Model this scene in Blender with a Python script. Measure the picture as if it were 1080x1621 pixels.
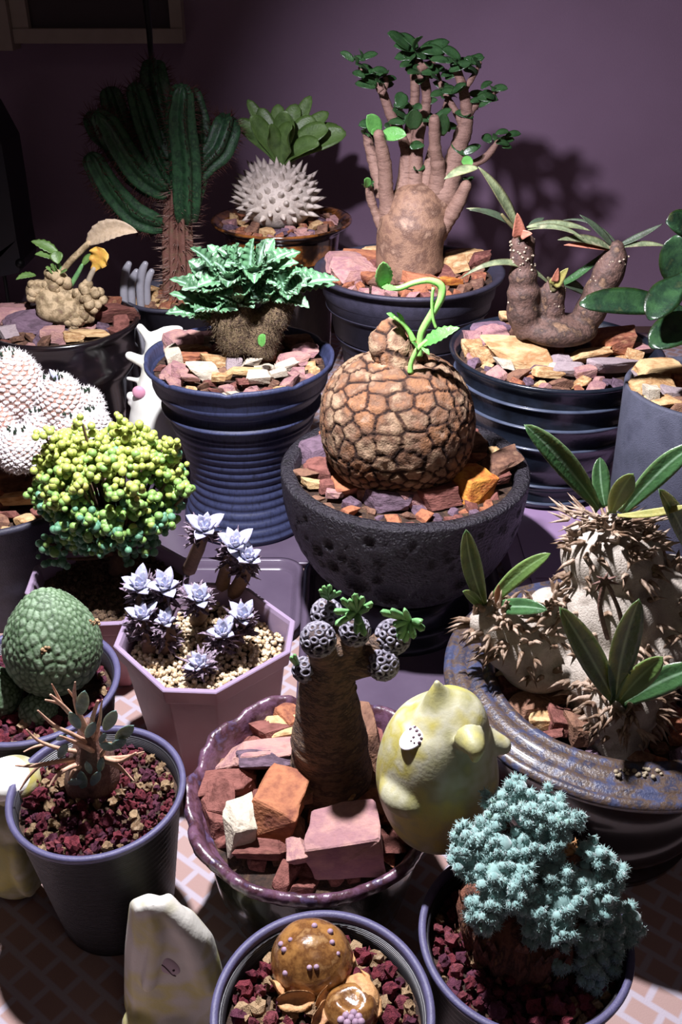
import bpy, bmesh, math, random
from mathutils import Vector, Matrix, noise, Euler
random.seed(7)
for o in list(bpy.data.objects): bpy.data.objects.remove(o)
SC = bpy.context.scene
COL = SC.collection
S = 0.01                      # all builders work in centimetres
PI = math.pi
# ------------------------------------------------------------------ camera
CZ = 38.4; F = 1500.0; PIT = math.radians(31)
cam_d = bpy.data.cameras.new('camera'); cam = bpy.data.objects.new('camera', cam_d); COL.objects.link(cam)
cam.location = (0, 0, CZ*S); cam.rotation_euler = (PI/2-PIT, 0, 0)
cam_d.sensor_fit = 'HORIZONTAL'; cam_d.sensor_width = 36; cam_d.lens = 36*F/1080
cam_d.clip_start = 0.01; cam_d.clip_end = 50
SC.camera = cam
# ------------------------------------------------------------------ world, light, exposure
w = bpy.data.worlds.new('world'); SC.world = w; w.use_nodes = True
w.node_tree.nodes['Background'].inputs[0].default_value = (0.80, 0.56, 0.62, 1)
w.node_tree.nodes['Background'].inputs[1].default_value = 0.045
def lamp(name, kind, loc, target, energy, color, **k):
    d = bpy.data.lights.new(name, kind); d.energy = energy; d.color = color
    for a, b in k.items(): setattr(d, a, b)
    o = bpy.data.objects.new(name, d); COL.objects.link(o); o.location = Vector(loc)*S
    o.rotation_euler = (Vector(target)-Vector(loc)).to_track_quat('-Z', 'Y').to_euler()
    return o
lamp('grow_lamp', 'SPOT', (-7, 38.5, 51), (-4, 45, 0), 25, (0.95, 0.93, 1.0), spot_size=math.radians(108), spot_blend=0.35, shadow_soft_size=0.010)
lamp('added_wall_spot', 'SPOT', (-13, 38, 50), (26, 104, 6), 19, (0.90, 0.82, 1.0), spot_size=math.radians(62), spot_blend=1.0, shadow_soft_size=0.012)  # second spot added beside the grow lamp to light the back wall
lamp('added_warm_fill', 'AREA', (40, -60, 190), (0, 50, 0), 0.9, (1.0, 0.82, 0.72), size=0.5)  # dim warm fill, an added area light without a fixture
SC.view_settings.view_transform = 'Standard'; SC.view_settings.look = 'None'
SC.view_settings.gamma = 1.0; SC.view_settings.use_curve_mapping = False
SC.view_settings.exposure = 0.0

# ------------------------------------------------------------------ helpers
sp_, cp_ = math.sin(PIT), math.cos(PIT)
def ray(px, py):
    a = (px-540)/F; b = (py-810.5)/F
    return Vector((a, cp_-b*sp_, -(sp_+b*cp_)))
def at_z(px, py, z):
    r = ray(px, py); return Vector((0, 0, CZ)) + r*((z-CZ)/r.z)
def at_y(px, py, y):
    r = ray(px, py); return Vector((0, 0, CZ)) + r*(y/r.y)
def sc_at(p):                  # cm per pixel at a point
    return (p.y*cp_ + (CZ-p.z)*sp_)/F
def potpos(px, py, wpx, D):
    d = F*D/wpx; r = ray(px, py); p = Vector((0, 0, CZ)) + r*d
    return p.x, p.y, p.z, D/2
def lin(c): return c/12.92 if c <= .04045 else ((c+.055)/1.055)**2.4
def hx(h):
    c = [int(h[i:i+2], 16)/255 for i in (0, 2, 4)]; g = .3*c[0]+.59*c[1]+.11*c[2]
    return tuple(lin(max(0, g+(q-g)*.82)) for q in c)+(1,)
def sstep(a, b, x):
    t = max(0, min(1, (x-a)/(b-a))); return t*t*(3-2*t)

from mathutils.kdtree import KDTree
from mathutils.bvhtree import BVHTree
def plates(size, n, seed, maxn=1200):
    """seed points on the unit sphere, spacing size(v); returns f(v) -> (edge distance, seed distance, index)"""
    rg = random.Random(seed); P = []
    for _ in range(n):
        v = Vector((rg.gauss(0, 1), rg.gauss(0, 1), rg.gauss(0, 1))).normalized(); d = size(v)
        if all((v-q).length > d for q in P): P.append(v)
        if len(P) >= maxn: break
    kd = KDTree(len(P))
    for i, p in enumerate(P): kd.insert(p, i)
    kd.balance()
    def f(v):
        (a, i, d1), (b, j, d2) = kd.find_n(v, 2); return (d2*d2-d1*d1)/(2*(a-b).length), d1, i
    return f
def hitmesh(mb, px, py):
    t = BVHTree.FromPolygons(mb.v, mb.f); loc, n, i, d = t.ray_cast(Vector((0, 0, CZ)), ray(px, py).normalized()); 
    if loc is None: return None
    if n.dot(ray(px, py)) > 0: n = -n
    return loc, n
def mat(name, cols, scale=3.0, rough=0.6, bump=0.0, bscale=None, rnd=0.0, tint=None, tintmix=None, spec=0.5, coat=0.0,
        trans=0.0, sss=0.0, metal=0.0, detail=6.0, noise_rough=0.6, vor=None, ior=1.45, wave=None, stretch=None, sheen=0.0, bdist=0.02):
    """cols: hex colours over a noise (plus per-object random if rnd). tint: hex list over the 'tint' attribute."""
    m = bpy.data.materials.new(name); m.use_nodes = True; N = m.node_tree.nodes; L = m.node_tree.links
    bs = N['Principled BSDF']; tc = N.new('ShaderNodeTexCoord'); co = tc.outputs['Object']
    if stretch:
        mp = N.new('ShaderNodeMapping'); mp.inputs['Scale'].default_value = stretch; L.new(co, mp.inputs[0]); co = mp.outputs[0]
    nz = N.new('ShaderNodeTexNoise'); nz.inputs['Scale'].default_value = scale*100; nz.inputs['Detail'].default_value = detail
    nz.inputs['Roughness'].default_value = noise_rough; L.new(co, nz.inputs['Vector'])
    fac = nz.outputs['Fac']
    mr = N.new('ShaderNodeMapRange'); mr.inputs[1].default_value = 0.3; mr.inputs[2].default_value = 0.7
    L.new(fac, mr.inputs[0]); fac = mr.outputs[0]
    if rnd:
        oi = N.new('ShaderNodeObjectInfo'); mx = N.new('ShaderNodeMix'); mx.inputs[0].default_value = rnd
        L.new(fac, mx.inputs[2]); L.new(oi.outputs['Random'], mx.inputs[3]); fac = mx.outputs[0]
    def ramp(f, cs):
        r = N.new('ShaderNodeValToRGB'); L.new(f, r.inputs[0]); e = r.color_ramp.elements
        n = len(cs)
        for i, c in enumerate(cs):
            pos, c = c if isinstance(c, tuple) and len(c) == 2 else (i/max(1, n-1), c)
            if i < 2: el = e[i]; el.position = pos
            else: el = e.new(pos)
            el.color = hx(c)
        if n == 1: e[1].color = hx(cs[0])
        return r.outputs[0]
    col = ramp(fac, cols)
    if tint:
        at = N.new('ShaderNodeAttribute'); at.attribute_name = 'tint'; tcol = ramp(at.outputs['Fac'], tint)
        mx = N.new('ShaderNodeMix'); mx.data_type = 'RGBA'; mx.blend_type = tintmix or 'MULTIPLY'; mx.inputs[0].default_value = 1.0
        L.new(col, mx.inputs[6]); L.new(tcol, mx.inputs[7]); col = mx.outputs[2]
    L.new(col, bs.inputs['Base Color'])
    bs.inputs['Roughness'].default_value = rough; bs.inputs['Specular IOR Level'].default_value = spec
    bs.inputs['Metallic'].default_value = metal; bs.inputs['IOR'].default_value = ior
    bs.inputs['Coat Weight'].default_value = coat; bs.inputs['Coat Roughness'].default_value = 0.12
    bs.inputs['Transmission Weight'].default_value = trans
    bs.inputs['Sheen Weight'].default_value = sheen
    if sss: bs.inputs['Subsurface Weight'].default_value = sss; bs.inputs['Subsurface Scale'].default_value = 0.004; bs.inputs['Subsurface Radius'].default_value = (1, .8, .5)
    if bump:
        if vor:
            v = N.new('ShaderNodeTexVoronoi'); v.inputs['Scale'].default_value = vor*100; L.new(co, v.inputs['Vector']); h = v.outputs['Distance']
        elif wave:
            v = N.new('ShaderNodeTexWave'); v.bands_direction = 'Z'; v.inputs['Scale'].default_value = wave*100; v.inputs['Distortion'].default_value = 0.4
            L.new(co, v.inputs['Vector']); h = v.outputs['Fac']
        else:
            v = N.new('ShaderNodeTexNoise'); v.inputs['Scale'].default_value = (bscale or scale*3)*100; v.inputs['Detail'].default_value = 8
            L.new(co, v.inputs['Vector']); h = v.outputs['Fac']
        b = N.new('ShaderNodeBump'); b.inputs['Strength'].default_value = min(1, bump); b.inputs['Distance'].default_value = bdist*S*5
        L.new(h, b.inputs['Height']); L.new(b.outputs[0], bs.inputs['Normal'])
    return m

ORG = {}
def thing(name, label, cat, loc, group=None):
    o = bpy.data.objects.new(name, None); COL.objects.link(o); o.empty_display_size = .01
    o.location = Vector(loc)*S; o['label'] = label; o['category'] = cat
    if group: o['group'] = group
    ORG[o] = Vector(loc); return o

class MB:
    def __init__(s): s.v = []; s.f = []; s.t = []
    def add(s, vs, fs, tint=0.0):
        b = len(s.v); s.v += [Vector(v) for v in vs]; s.f += [tuple(i+b for i in f) for f in fs]
        s.t += list(tint) if isinstance(tint, (list, tuple)) else [tint]*len(vs); return s
    def tform(s, M): s.v = [M@v for v in s.v]; return s
    def mesh(s, name, m, org=Vector((0, 0, 0)), smooth=True):
        me = bpy.data.meshes.new(name); me.from_pydata([tuple((v-org)*S) for v in s.v], [], s.f)
        if any(s.t):
            a = me.attributes.new('tint', 'FLOAT', 'POINT'); a.data.foreach_set('value', s.t)
        if smooth: me.polygons.foreach_set('use_smooth', [True]*len(me.polygons))
        if m: me.materials.append(m)
        me.update(); return me
    def part(s, name, m, parent, smooth=True, kind=None, label=None, remesh=None, smoothit=6):
        org = ORG[parent] if parent else Vector((0, 0, 0))
        o = bpy.data.objects.new(name, s.mesh(name, m, org, smooth)); COL.objects.link(o)
        o.parent = parent; ORG[o] = org
        if kind: o['kind'] = kind
        if label: o['label'] = label
        if remesh:
            r = o.modifiers.new('r', 'REMESH'); r.mode = 'VOXEL'; r.voxel_size = remesh*S; r.use_smooth_shade = True
            q = o.modifiers.new('s', 'SMOOTH'); q.factor = .5; q.iterations = smoothit
        return o
def inst(me, name, parent, pos, rot=None, scale=(1, 1, 1), kind=None, label=None):
    o = bpy.data.objects.new(name, me); COL.objects.link(o); o.parent = parent; ORG[o] = ORG[parent]
    if rot is None: rot = Matrix.Identity(3)
    M = Matrix.Translation((Vector(pos)-ORG[parent])*S) @ rot.to_4x4() @ Matrix.Diagonal((*scale, 1))
    o.matrix_local = M
    if label: o['label'] = label
    return o
def rrot(): return Euler((random.uniform(0, 6.28), random.uniform(0, 6.28), random.uniform(0, 6.28))).to_matrix()
def displace(o_kind, size, strength, depth=2):
    t = bpy.data.textures.new('clouds', 'CLOUDS'); t.noise_scale = size*S; t.noise_depth = depth
    m = o_kind.modifiers.new('d', 'DISPLACE'); m.texture = t; m.strength = strength*S; m.mid_level = .5; m.texture_coords = 'LOCAL'

def frames(pts):
    T = []
    for i in range(len(pts)):
        a = pts[max(0, i-1)]; b = pts[min(len(pts)-1, i+1)]; T.append((b-a).normalized() if (b-a).length > 1e-9 else Vector((0, 0, 1)))
    u = T[0].orthogonal().normalized(); out = []
    for i, t in enumerate(T):
        u = (u - t*u.dot(t)); u = u.normalized() if u.length > 1e-6 else t.orthogonal().normalized()
        out.append((t, u, t.cross(u)))
    return out
def catmull(P, R, sub):
    if len(P) < 3 or sub <= 1:
        if sub <= 1: return P, R
    pts, rad = [], []
    n = len(P)
    for i in range(n-1):
        p0, p1, p2, p3 = P[max(0, i-1)], P[i], P[i+1], P[min(n-1, i+2)]
        r0, r1, r2, r3 = R[max(0, i-1)], R[i], R[i+1], R[min(n-1, i+2)]
        for k in range(sub):
            t = k/sub; a = -.5*t**3+t*t-.5*t; b = 1.5*t**3-2.5*t*t+1; c = -1.5*t**3+2*t*t+.5*t; d = .5*t**3-.5*t*t
            pts.append(p0*a+p1*b+p2*c+p3*d); rad.append(max(1e-3, r0*a+r1*b+r2*c+r3*d))
    pts.append(P[-1]); rad.append(R[-1]); return pts, rad
def tube(mb, P, R, n=10, sub=4, mod=None, round_end=True, tint=0.0, tfun=None):
    P = [Vector(p) for p in P]; P, R = catmull(P, list(R), sub)
    if round_end and R[-1] > .02:
        d = (P[-1]-P[-2]).normalized(); r = R[-1]; e = P[-1]
        for k in (1, 2, 3):
            a = k*PI/6.6; P.append(e+d*r*math.sin(a)); R.append(r*math.cos(a))
    FR = frames(P); vs = []; ts = []; m = len(P)
    for i, (p, (t, u, v)) in enumerate(zip(P, FR)):
        for j in range(n):
            a = 2*PI*j/n; r = R[i]
            if mod: r *= mod(a, i/(m-1), p)
            vs.append(p+(u*math.cos(a)+v*math.sin(a))*r); ts.append(tfun(a, i/(m-1)) if tfun else tint)
    fs = [(i*n+j, i*n+(j+1) % n, (i+1)*n+(j+1) % n, (i+1)*n+j) for i in range(m-1) for j in range(n)]
    k = len(vs); vs += [P[0], P[-1]+FR[-1][0]*R[-1]*.3]; ts += [ts[0], ts[-1]]
    fs += [(k, (j+1) % n, j) for j in range(n)] + [(k+1, (m-1)*n+j, (m-1)*n+(j+1) % n) for j in range(n)]
    mb.add(vs, fs, ts); return P, R
def ptube(mb, L, Y, n=10, **k):
    """L: (px, py, radius px[, dy]) -> tube at forward distance Y (+dy)"""
    P = []; R = []
    for q in L:
        p = at_y(q[0], q[1], Y+(q[3] if len(q) > 3 else 0)); P.append(p); R.append(q[2]*sc_at(p))
    return tube(mb, P, R, n, **k)
def cone(mb, p, d, r, L, n=4, curve=None, tint=0.0):
    d = d.normalized(); u = d.orthogonal().normalized(); v = d.cross(u); vs = []
    mid = p+d*L*.5; tip = p+d*L
    if curve is not None: tip = tip+curve
    for c, rr in ((p-d*r*.4, r), (mid, r*.55)):
        for j in range(n):
            a = 2*PI*j/n; vs.append(c+(u*math.cos(a)+v*math.sin(a))*rr)
    vs.append(tip)
    fs = [(j, (j+1) % n, n+(j+1) % n, n+j) for j in range(n)] + [(n+j, n+(j+1) % n, 2*n) for j in range(n)]
    mb.add(vs, fs, tint)
def lathe(mb, prof, n, c, mod=None, tint=0.0):
    """prof: (r, z) outward; c centre (x, y, z0). mod(theta, i, r, z) -> (r, z)"""
    m = len(prof); vs = []
    for i, (r, z) in enumerate(prof):
        for j in range(n):
            a = 2*PI*j/n; rr, zz = (r, z) if not mod else mod(a, i, r, z)
            vs.append(Vector((c[0]+rr*math.cos(a), c[1]+rr*math.sin(a), c[2]+zz)))
    fs = [(i*n+j, i*n+(j+1) % n, (i+1)*n+(j+1) % n, (i+1)*n+j) for i in range(m-1) for j in range(n)]
    mb.add(vs, fs, tint)
    return mb
def ico(sub):
    bm = bmesh.new(); bmesh.ops.create_icosphere(bm, subdivisions=sub, radius=1)
    v = [x.co.copy() for x in bm.verts]; f = [tuple(q.index for q in x.verts) for x in bm.faces]; bm.free(); return v, f
ICO = {k: ico(k) for k in (1, 2, 3, 4, 5, 6)}
def ell(mb, c, r, sub=3, rot=None, tint=0.0, fn=None):
    V, Fc = ICO[sub]; r = r if isinstance(r, (tuple, list)) else (r, r, r); R = rot or Matrix.Identity(3); c = Vector(c)
    vs = [c + R@Vector((v.x*r[0], v.y*r[1], v.z*r[2])) for v in V]
    if fn: vs = [fn(v) for v in vs]
    mb.add(vs, Fc, tint); return mb
PROF = {'lance': lambda t: (math.sin(PI*min(1, t*.97+.03))**.75)*(1.12-.35*t), 'oval': lambda t: math.sin(PI*min(1, .04+t*.96))**.6,
        'paddle': lambda t: (.28+.72*sstep(.0, .62, t))*(max(0, 1-((t-.62)/.385)**2 if t > .62 else 1))**.5,
        'finger': lambda t: (.75+.25*t)*(1 if t < .8 else max(0, 1-((t-.8)/.2)**2)**.5), 'tri': lambda t: (1-t)**.7*min(1, .6+t*3),
        'elip': lambda t: (.25 if t < .04 else 0)+math.sin(PI*min(1, t*.96+.04))**.62*(.78+.35*t),
        'strap': lambda t: (.45+.55*sstep(0, .4, t))*(1 if t < .72 else max(0, 1-((t-.72)/.285)**2)**.55)}
def blade(mb, p0, p1, p2, W, up=Vector((0, 0, 1)), prof='lance', fold=.25, wave=0.0, wf=6, thick=.05, nu=12, nv=3, teeth=0):
    p0, p1, p2 = Vector(p0), Vector(p1), Vector(p2); pf = PROF[prof]; top = []; bot = []; ts = []
    for i in range(nu+1):
        t = i/nu; c = p0*(1-t)**2+p1*2*t*(1-t)+p2*t*t; d = ((p1-p0)*(1-t)+(p2-p1)*t).normalized()
        s = d.cross(up); s = s.normalized() if s.length > 1e-4 else d.orthogonal().normalized(); nn = s.cross(d).normalized()
        wd = W/2*pf(t)+.001
        if teeth: wd *= 1+teeth*(1 if i % 2 else -1)
        for j in range(-nv, nv+1):
            q = j/nv
            off = nn*(fold*wd*abs(q)**1.4 + wave*wd*q*q*math.sin(t*wf*2*PI+(0 if q > 0 else 1.3)))
            p = c+s*wd*q+off; th = thick*(1-.85*q*q)*(.35+.65*math.sin(PI*(.1+.8*t)))
            top.append(p+nn*th*.5); bot.append(p-nn*th*.5); ts.append(max(0.01, 1-abs(q)))
    k = 2*nv+1; n = len(top); fs = []
    for i in range(nu):
        for j in range(k-1):
            a = i*k+j; fs.append((a, a+1, a+1+k, a+k)); fs.append((n+a, n+a+k, n+a+1+k, n+a+1))
        for j in (0, k-1):
            a = i*k+j; fs.append((a, a+k, n+a+k, n+a) if j == 0 else (a, n+a, n+a+k, a+k))
    for j in range(k-1):
        fs.append((j, n+j, n+j+1, j+1)); a = nu*k+j; fs.append((a, a+1, n+a+1, n+a))
    mb.add(top+bot, fs, ts+ts)
def pleaf(parent, m, a, b, Wpx, Y, dy0=0, dy1=0, arch=10, up=None, prof='lance', name='leaf', archx=0, **k):
    """leaf from pixel a to pixel b (forward Y+dy0 .. Y+dy1), arched up by arch pixels"""
    p0 = at_y(a[0], a[1], Y+dy0); p2 = at_y(b[0], b[1], Y+dy1); s = sc_at((p0+p2)/2)
    p1 = (p0+p2)/2+Vector((archx*s, 0, arch*s)); mb = MB()
    if up is None: up = Vector((0, -.55, .85))
    blade(mb, p0, p1, p2, Wpx*s, up=up, prof=prof, **k)
    return mb.part(name, m, parent)
def hull(seed, jit=.22, extra=6, dims=(1, 1, 1), bevel=0.0):
    rg = random.Random(seed); bm = bmesh.new()
    for x in (-1, 1):
        for y in (-1, 1):
            for z in (-1, 1): bm.verts.new((x*(1-rg.uniform(0, 2*jit)), y*(1-rg.uniform(0, 2*jit)), z*(1-rg.uniform(0, 2*jit))))
    for _ in range(extra):
        v = Vector((rg.uniform(-1, 1), rg.uniform(-1, 1), rg.uniform(-1, 1))).normalized()*1.12
        bm.verts.new(v)
    sh = Matrix(((1, rg.uniform(-.3, .3), rg.uniform(-.35, .35)), (rg.uniform(-.2, .2), 1, rg.uniform(-.35, .35)), (rg.uniform(-.15, .15), rg.uniform(-.15, .15), 1)))
    for x in bm.verts: x.co = sh@x.co
    r = bmesh.ops.convex_hull(bm, input=bm.verts)
    bmesh.ops.delete(bm, geom=[g for g in r['geom_interior'] if isinstance(g, bmesh.types.BMVert)], context='VERTS')
    if bevel: bmesh.ops.bevel(bm, geom=list(bm.edges), offset=bevel, segments=1, affect='EDGES', clamp_overlap=True)
    bm.verts.ensure_lookup_table(); bm.verts.index_update()
    v = [Vector((x.co.x*dims[0], x.co.y*dims[1], x.co.z*dims[2])) for x in bm.verts]; f = [tuple(q.index for q in x.verts) for x in bm.faces]; bm.free()
    return v, f
ROCKS = [hull(100+i, jit=random.uniform(.22, .42), extra=random.choice((4, 6, 8)), bevel=.06) for i in range(14)]
def craggy(seed):              # larger stone: hull cut finer and roughened
    v, f = hull(seed, .26, 5, bevel=.04); bm = bmesh.new(); vv = [bm.verts.new(p) for p in v]
    for q in f: bm.faces.new([vv[i] for i in q])
    bmesh.ops.triangulate(bm, faces=bm.faces[:]); bmesh.ops.subdivide_edges(bm, edges=bm.edges[:], cuts=2, use_grid_fill=True)
    o = Vector((seed, seed*.7, 3))
    for x in bm.verts: x.co = x.co*(1+.10*noise.noise(x.co*1.6+o)+.07*noise.noise(x.co*4+o))
    bm.verts.index_update(); r = [x.co.copy() for x in bm.verts], [tuple(q.index for q in x.verts) for x in bm.faces]; bm.free(); return r
CRAGS = [craggy(300+i) for i in range(12)]
def grit_shape(seed):
    V, Fc = ICO[2]; rg = random.Random(seed); o = Vector((rg.uniform(0, 99),)*3)
    return [v*(.85+.55*noise.noise(v*1.9+o)+.35*noise.noise(v*4.5+o)) for v in V], Fc
GRITS = [grit_shape(i) for i in range(10)]
_cache = {}
def shaped(lst, i, m, smooth=False):
    k = (id(lst), i, m.name)
    if k not in _cache:
        mb = MB().add(*lst[i]); _cache[k] = mb.mesh('stone', m, smooth=smooth)
    return _cache[k]
def scatter(root, c, z, R, n, smin, smax, mats, lst, avoid=(), flat=.55, jitz=.15, name='stone', gap=.72, wts=None):
    placed = []; tries = 0
    while len(placed) < n and tries < n*60:
        tries += 1
        s = random.uniform(smin, smax)/2; a = random.uniform(0, 2*PI); r = max(0, R-s*1.05)*math.sqrt(random.random())
        x = c[0]+r*math.cos(a); y = c[1]+r*math.sin(a)
        if any((x-q[0])**2+(y-q[1])**2 < (q[2]+s*.6)**2 for q in avoid): continue
        if any((x-q[0])**2+(y-q[1])**2 < ((s+q[2])*gap)**2 for q in placed): continue
        placed.append((x, y, s))
        m = random.choices(mats, wts)[0]; i = random.randrange(len(lst))
        rot = Euler((random.uniform(-.35, .35), random.uniform(-.35, .35), random.uniform(0, 6.3))).to_matrix() if flat < .9 else rrot()
        inst(shaped(lst, i, m), name, root, (x, y, z+s*flat*.5+random.uniform(-jitz, jitz)*.6), rot, (s, s*random.uniform(.65, .95), s*flat))
    return placed
def pstones(root, L, z, seed=0, k_=1.0, lim=None):
    """explicit stones: (px, py, w px, h px, material, turn[, dz])"""
    out = []
    for k, q in enumerate(L):
        p = at_z(q[0], q[1], z+(q[6]+.15 if len(q) > 6 else .5)); s = sc_at(p); wx = q[2]*s/2*1.3*k_; hy = q[3]*s/2*1.22*k_
        if lim:
            d = Vector((p.x-lim[0], p.y-lim[1], 0)); m_ = lim[2]-.75*max(wx, hy)
            if d.length > m_: d2 = d*(m_/d.length); p = Vector((lim[0]+d2.x, lim[1]+d2.y, p.z))
        i = (k*5+seed) % len(ROCKS)
        rot = Euler((random.uniform(-.1, .25), random.uniform(-.15, .15), math.radians(q[5]))).to_matrix()
        inst(shaped(CRAGS, i % 12, q[4]), 'stone', root, p, rot, (wx, hy*1.05, hy*.75)); out.append((p.x, p.y, max(wx, hy)*.8))
    return out
def soil(root, c, z, r, m, n=40, amp=.12, name='soil'):
    mb = MB(); vs = [Vector((c[0], c[1], z))]; k = 8
    for i in range(1, k+1):
        for j in range(n):
            a = 2*PI*j/n; p = Vector((c[0]+r*i/k*math.cos(a), c[1]+r*i/k*math.sin(a), z)); p.z += amp*noise.noise(p*1.3); vs.append(p)
    fs = [(0, 1+j, 1+(j+1) % n) for j in range(n)]
    for i in range(k-1):
        for j in range(n): fs.append((1+i*n+j, 1+(i+1)*n+j, 1+(i+1)*n+(j+1) % n, 1+i*n+(j+1) % n))
    mb.add(vs, fs); return mb.part(name, m, root)

# ------------------------------------------------------------------ materials
M = {}
M['wall'] = mat('wall_paint', ['7a6076', '866b83'], .05, .85, .25, 6, detail=3)
M['floor'] = mat('floor_wood', ['3a2a24', '4a352c'], .1, .5)
M['table'] = mat('table_wood', ['4a3228', '5c4032'], .3, .5)
M['blackpl'] = mat('black_plastic', ['17151b', '1f1c25'], .6, .42, .5, wave=3.2)
M['bluerim'] = mat('blue_rim_plastic', ['4a4668', '55517a'], 2, .5, .2, 20)
M['bluepot'] = mat('ribbed_slate_pot', ['2c3150', '3a4168', '262a44'], 1.2, .42, .25, 12, stretch=(3, 3, .6))
M['blackgl'] = mat('black_glaze', ['101318', '1b2230', '0d0f14'], .3, .3, .2, 4, coat=.3)
M['ridge'] = mat('ridge_highlight_glaze', ['3a4258', '4c566c'], 1, .3, coat=.3)  # paler than the black glaze: highlight lines along the ridges put into colour
M['figc'] = mat('cream_yellow_resin', ['b8b494', 'c4bc70', 'c8c4b8', 'd0ccc0', 'b8ac58'], .4, .5, .15, 8, detail=2)
M['slate'] = mat('charcoal_pot', ['2b2a38', '383648'], 2, .5, .3, 14)
M['matte'] = mat('matte_grey_clay', ['3c3f50', '4a4c60', '35374a'], .5, .75, .5, 14)
M['bowl'] = mat('pitted_stoneware', ['1c1920', '2c2731', '151317'], 2, .42, 1, 6, bdist=.05)
M['brownglz'] = mat('brown_black_glaze', ['0d0a0b', '1a1210', '0b090b'], .4, .12, coat=1)
M['amber'] = mat('amber_glaze', ['1a0e08', '8a4c18', '2a160a', '0d0a0b'], .35, .15, coat=1)
M['jagrim'] = mat('purple_brown_glaze', ['5b3038', '6a4660', '45242a', '584c78'], 1.0, .3, .3, 6, coat=.5)
M['jagbody'] = mat('dark_olive_glaze', ['14140f', '23241c', '0c0b0b'], .35, .22, .3, 3, coat=.7)
M['rustrim'] = mat('blue_grey_glaze_rust', ['2e3450', '3c4262', '54402f', '2c3048', '6e5642'], 1.1, .38, .4, 8, coat=.3)
M['darkglz'] = mat('dark_brown_glaze', ['0e0c10', '1c1418', '2a1a16'], .3, .25, coat=.5)
M['pinkpl'] = mat('pink_plastic', ['cc7a80', 'd0848c', 'b46c70'], .25, .4, trans=.3, sss=.0)
M['rimpl'] = mat('lilac_rim_plastic', ['9c84a4', 'a890ae'], .4, .35, trans=.2)
M['lilacpl'] = mat('lilac_plastic', ['a884b4', 'b090bc'], .2, .35, trans=.15)
M['clear'] = mat('smoky_clear_plastic', ['6a5872', '786680'], .2, .2, trans=.35)
M['soil'] = mat('soil', ['20140f', '3a2418', '5a4028'], 3, .9, 1, 8)
M['peat'] = mat('peat', ['2a1c14', '4a3424', '6b5238', '1c120e'], 5, .9, 1, 12)
# rocks
def rockm(n, cols, **k): return mat(n, cols, k.pop('scale', 1.1), .82, .7, 7, rnd=k.pop('rnd', .25), spec=.25, **k)
R_ = dict(orange=rockm('orange_stone', ['98563a', 'b06a44', '7c4232', 'bc8a5c']), red=rockm('red_stone', ['7c453c', '8c5248', '64362f', '9c6450']),
          pink=rockm('pink_stone', ['a8746c', '96686c', 'b48478', '8e5c58']), tan=rockm('tan_stone', ['b88a58', 'cca872', 'a07040', 'd8bc8c']),
          purple=rockm('purple_stone', ['5e4658', '745a6c', '4a3844', '84687a']), cream=rockm('cream_stone', ['b0a088', 'c0b29c', '988870']),
          brown=rockm('brown_stone', ['74503e', '8a6048', '5c3c30', '9a7458']), bright=rockm('bright_orange_stone', ['c8741c', 'd88a2c', 'a8501c', 'e0a048']),
          grey=rockm('grey_stone', ['8a7a80', '9c8a8c', '766468']))
RM = list(R_.values())
lava = mat('red_lava', ['702630', '8c3640', '5a2030', '98484e', '6e3850'], 2, .9, 1, 10, rnd=.6, spec=.15)
lavap = mat('purple_lava', ['5c2c40', '70384c', '4a2434'], 2, .9, 1, 10, rnd=.5, spec=.15)
tang = mat('tan_pumice', ['a8845c', 'bc9a70', '8e6c4a', 'c8ac88'], 2, .9, 1, 10, rnd=.6, spec=.15)
creamg = mat('cream_grit', ['d0b890', 'e0ccac', 'b89a70', 'c8a478'], 3, .9, .6, 12, spec=.2)
# plants
def leafm(n, cols, tint=None, **k): return mat(n, cols, k.pop('scale', 1.2), k.pop('rough', .42), k.pop('bump', .3), k.pop('bscale', 6), tint=tint, sss=k.pop('sss', .12), rnd=k.pop('rnd', .35), **k)
W_ = 'ffffff'
M['crinkle'] = leafm('crinkled_green_leaf', ['3c6c44', '54885a', '2f5836', '88ac88'], [(0, '203828'), (.3, '000000'), (.75, '101810'), (1, '8ca89c')], tintmix='ADD', rnd=.5, rough=.35)
M['adleaf'] = leafm('dark_green_leaf', ['224624', '325a2e', '1b381e'], [(0, 'c8d8c0'), (1, W_)], rough=.3)
M['topleaf'] = leafm('olive_green_leaf', ['4e7034', '648844', '3e5c2c'], [(0, 'd0e0b0'), (1, W_)])
M['pachleaf'] = leafm('glossy_green_leaf', ['2a4f2a', '386234', '223f22'], [(0, '586848'), (.08, '000000'), (.84, '000000'), (1, '708870')], rough=.28, rnd=.3, tintmix='ADD')
M['pachleafb'] = leafm('young_green_leaf', ['4c7030', '62843c'], [(0, '485838'), (.08, '000000'), (.84, '000000'), (1, '607850')], tintmix='ADD', rough=.35)
M['paddle'] = leafm('thick_dark_leaf', ['1e3c20', '2c502c', '1a3222', '4a522c'], [(0, 'c89a70'), (.16, 'a8c0a0'), (.3, W_)], rough=.32)
M['olive'] = leafm('hairy_olive_leaf', ['5c6c40', '78845a', '4c5a3a', '8a8a68'], [(0, 'c8a890'), (.4, W_)], rough=.6)
M['dkolive'] = leafm('dark_olive_leaf', ['28342a', '3a4a34', '2a2a20'], rough=.5)
M['redleaf'] = leafm('reddish_leaf', ['a05440', 'b86a50', '8a4030'], rough=.6)
M['yleaf'] = leafm('yellow_leaf', ['887c38', '989044', '6c7a34'], rough=.5)
M['dorleaf'] = leafm('speckled_leaf', ['a08868', 'b49a7c', '8a6e58'], scale=4, rough=.7)
M['autleaf'] = leafm('orange_leaf', ['c87828', 'd0a030', 'b04c2c'], scale=1.5, rough=.6)
M['grnleaf'] = leafm('fresh_green_leaf', ['4a9438', '5caa46', '3a8030'], rough=.35)
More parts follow.
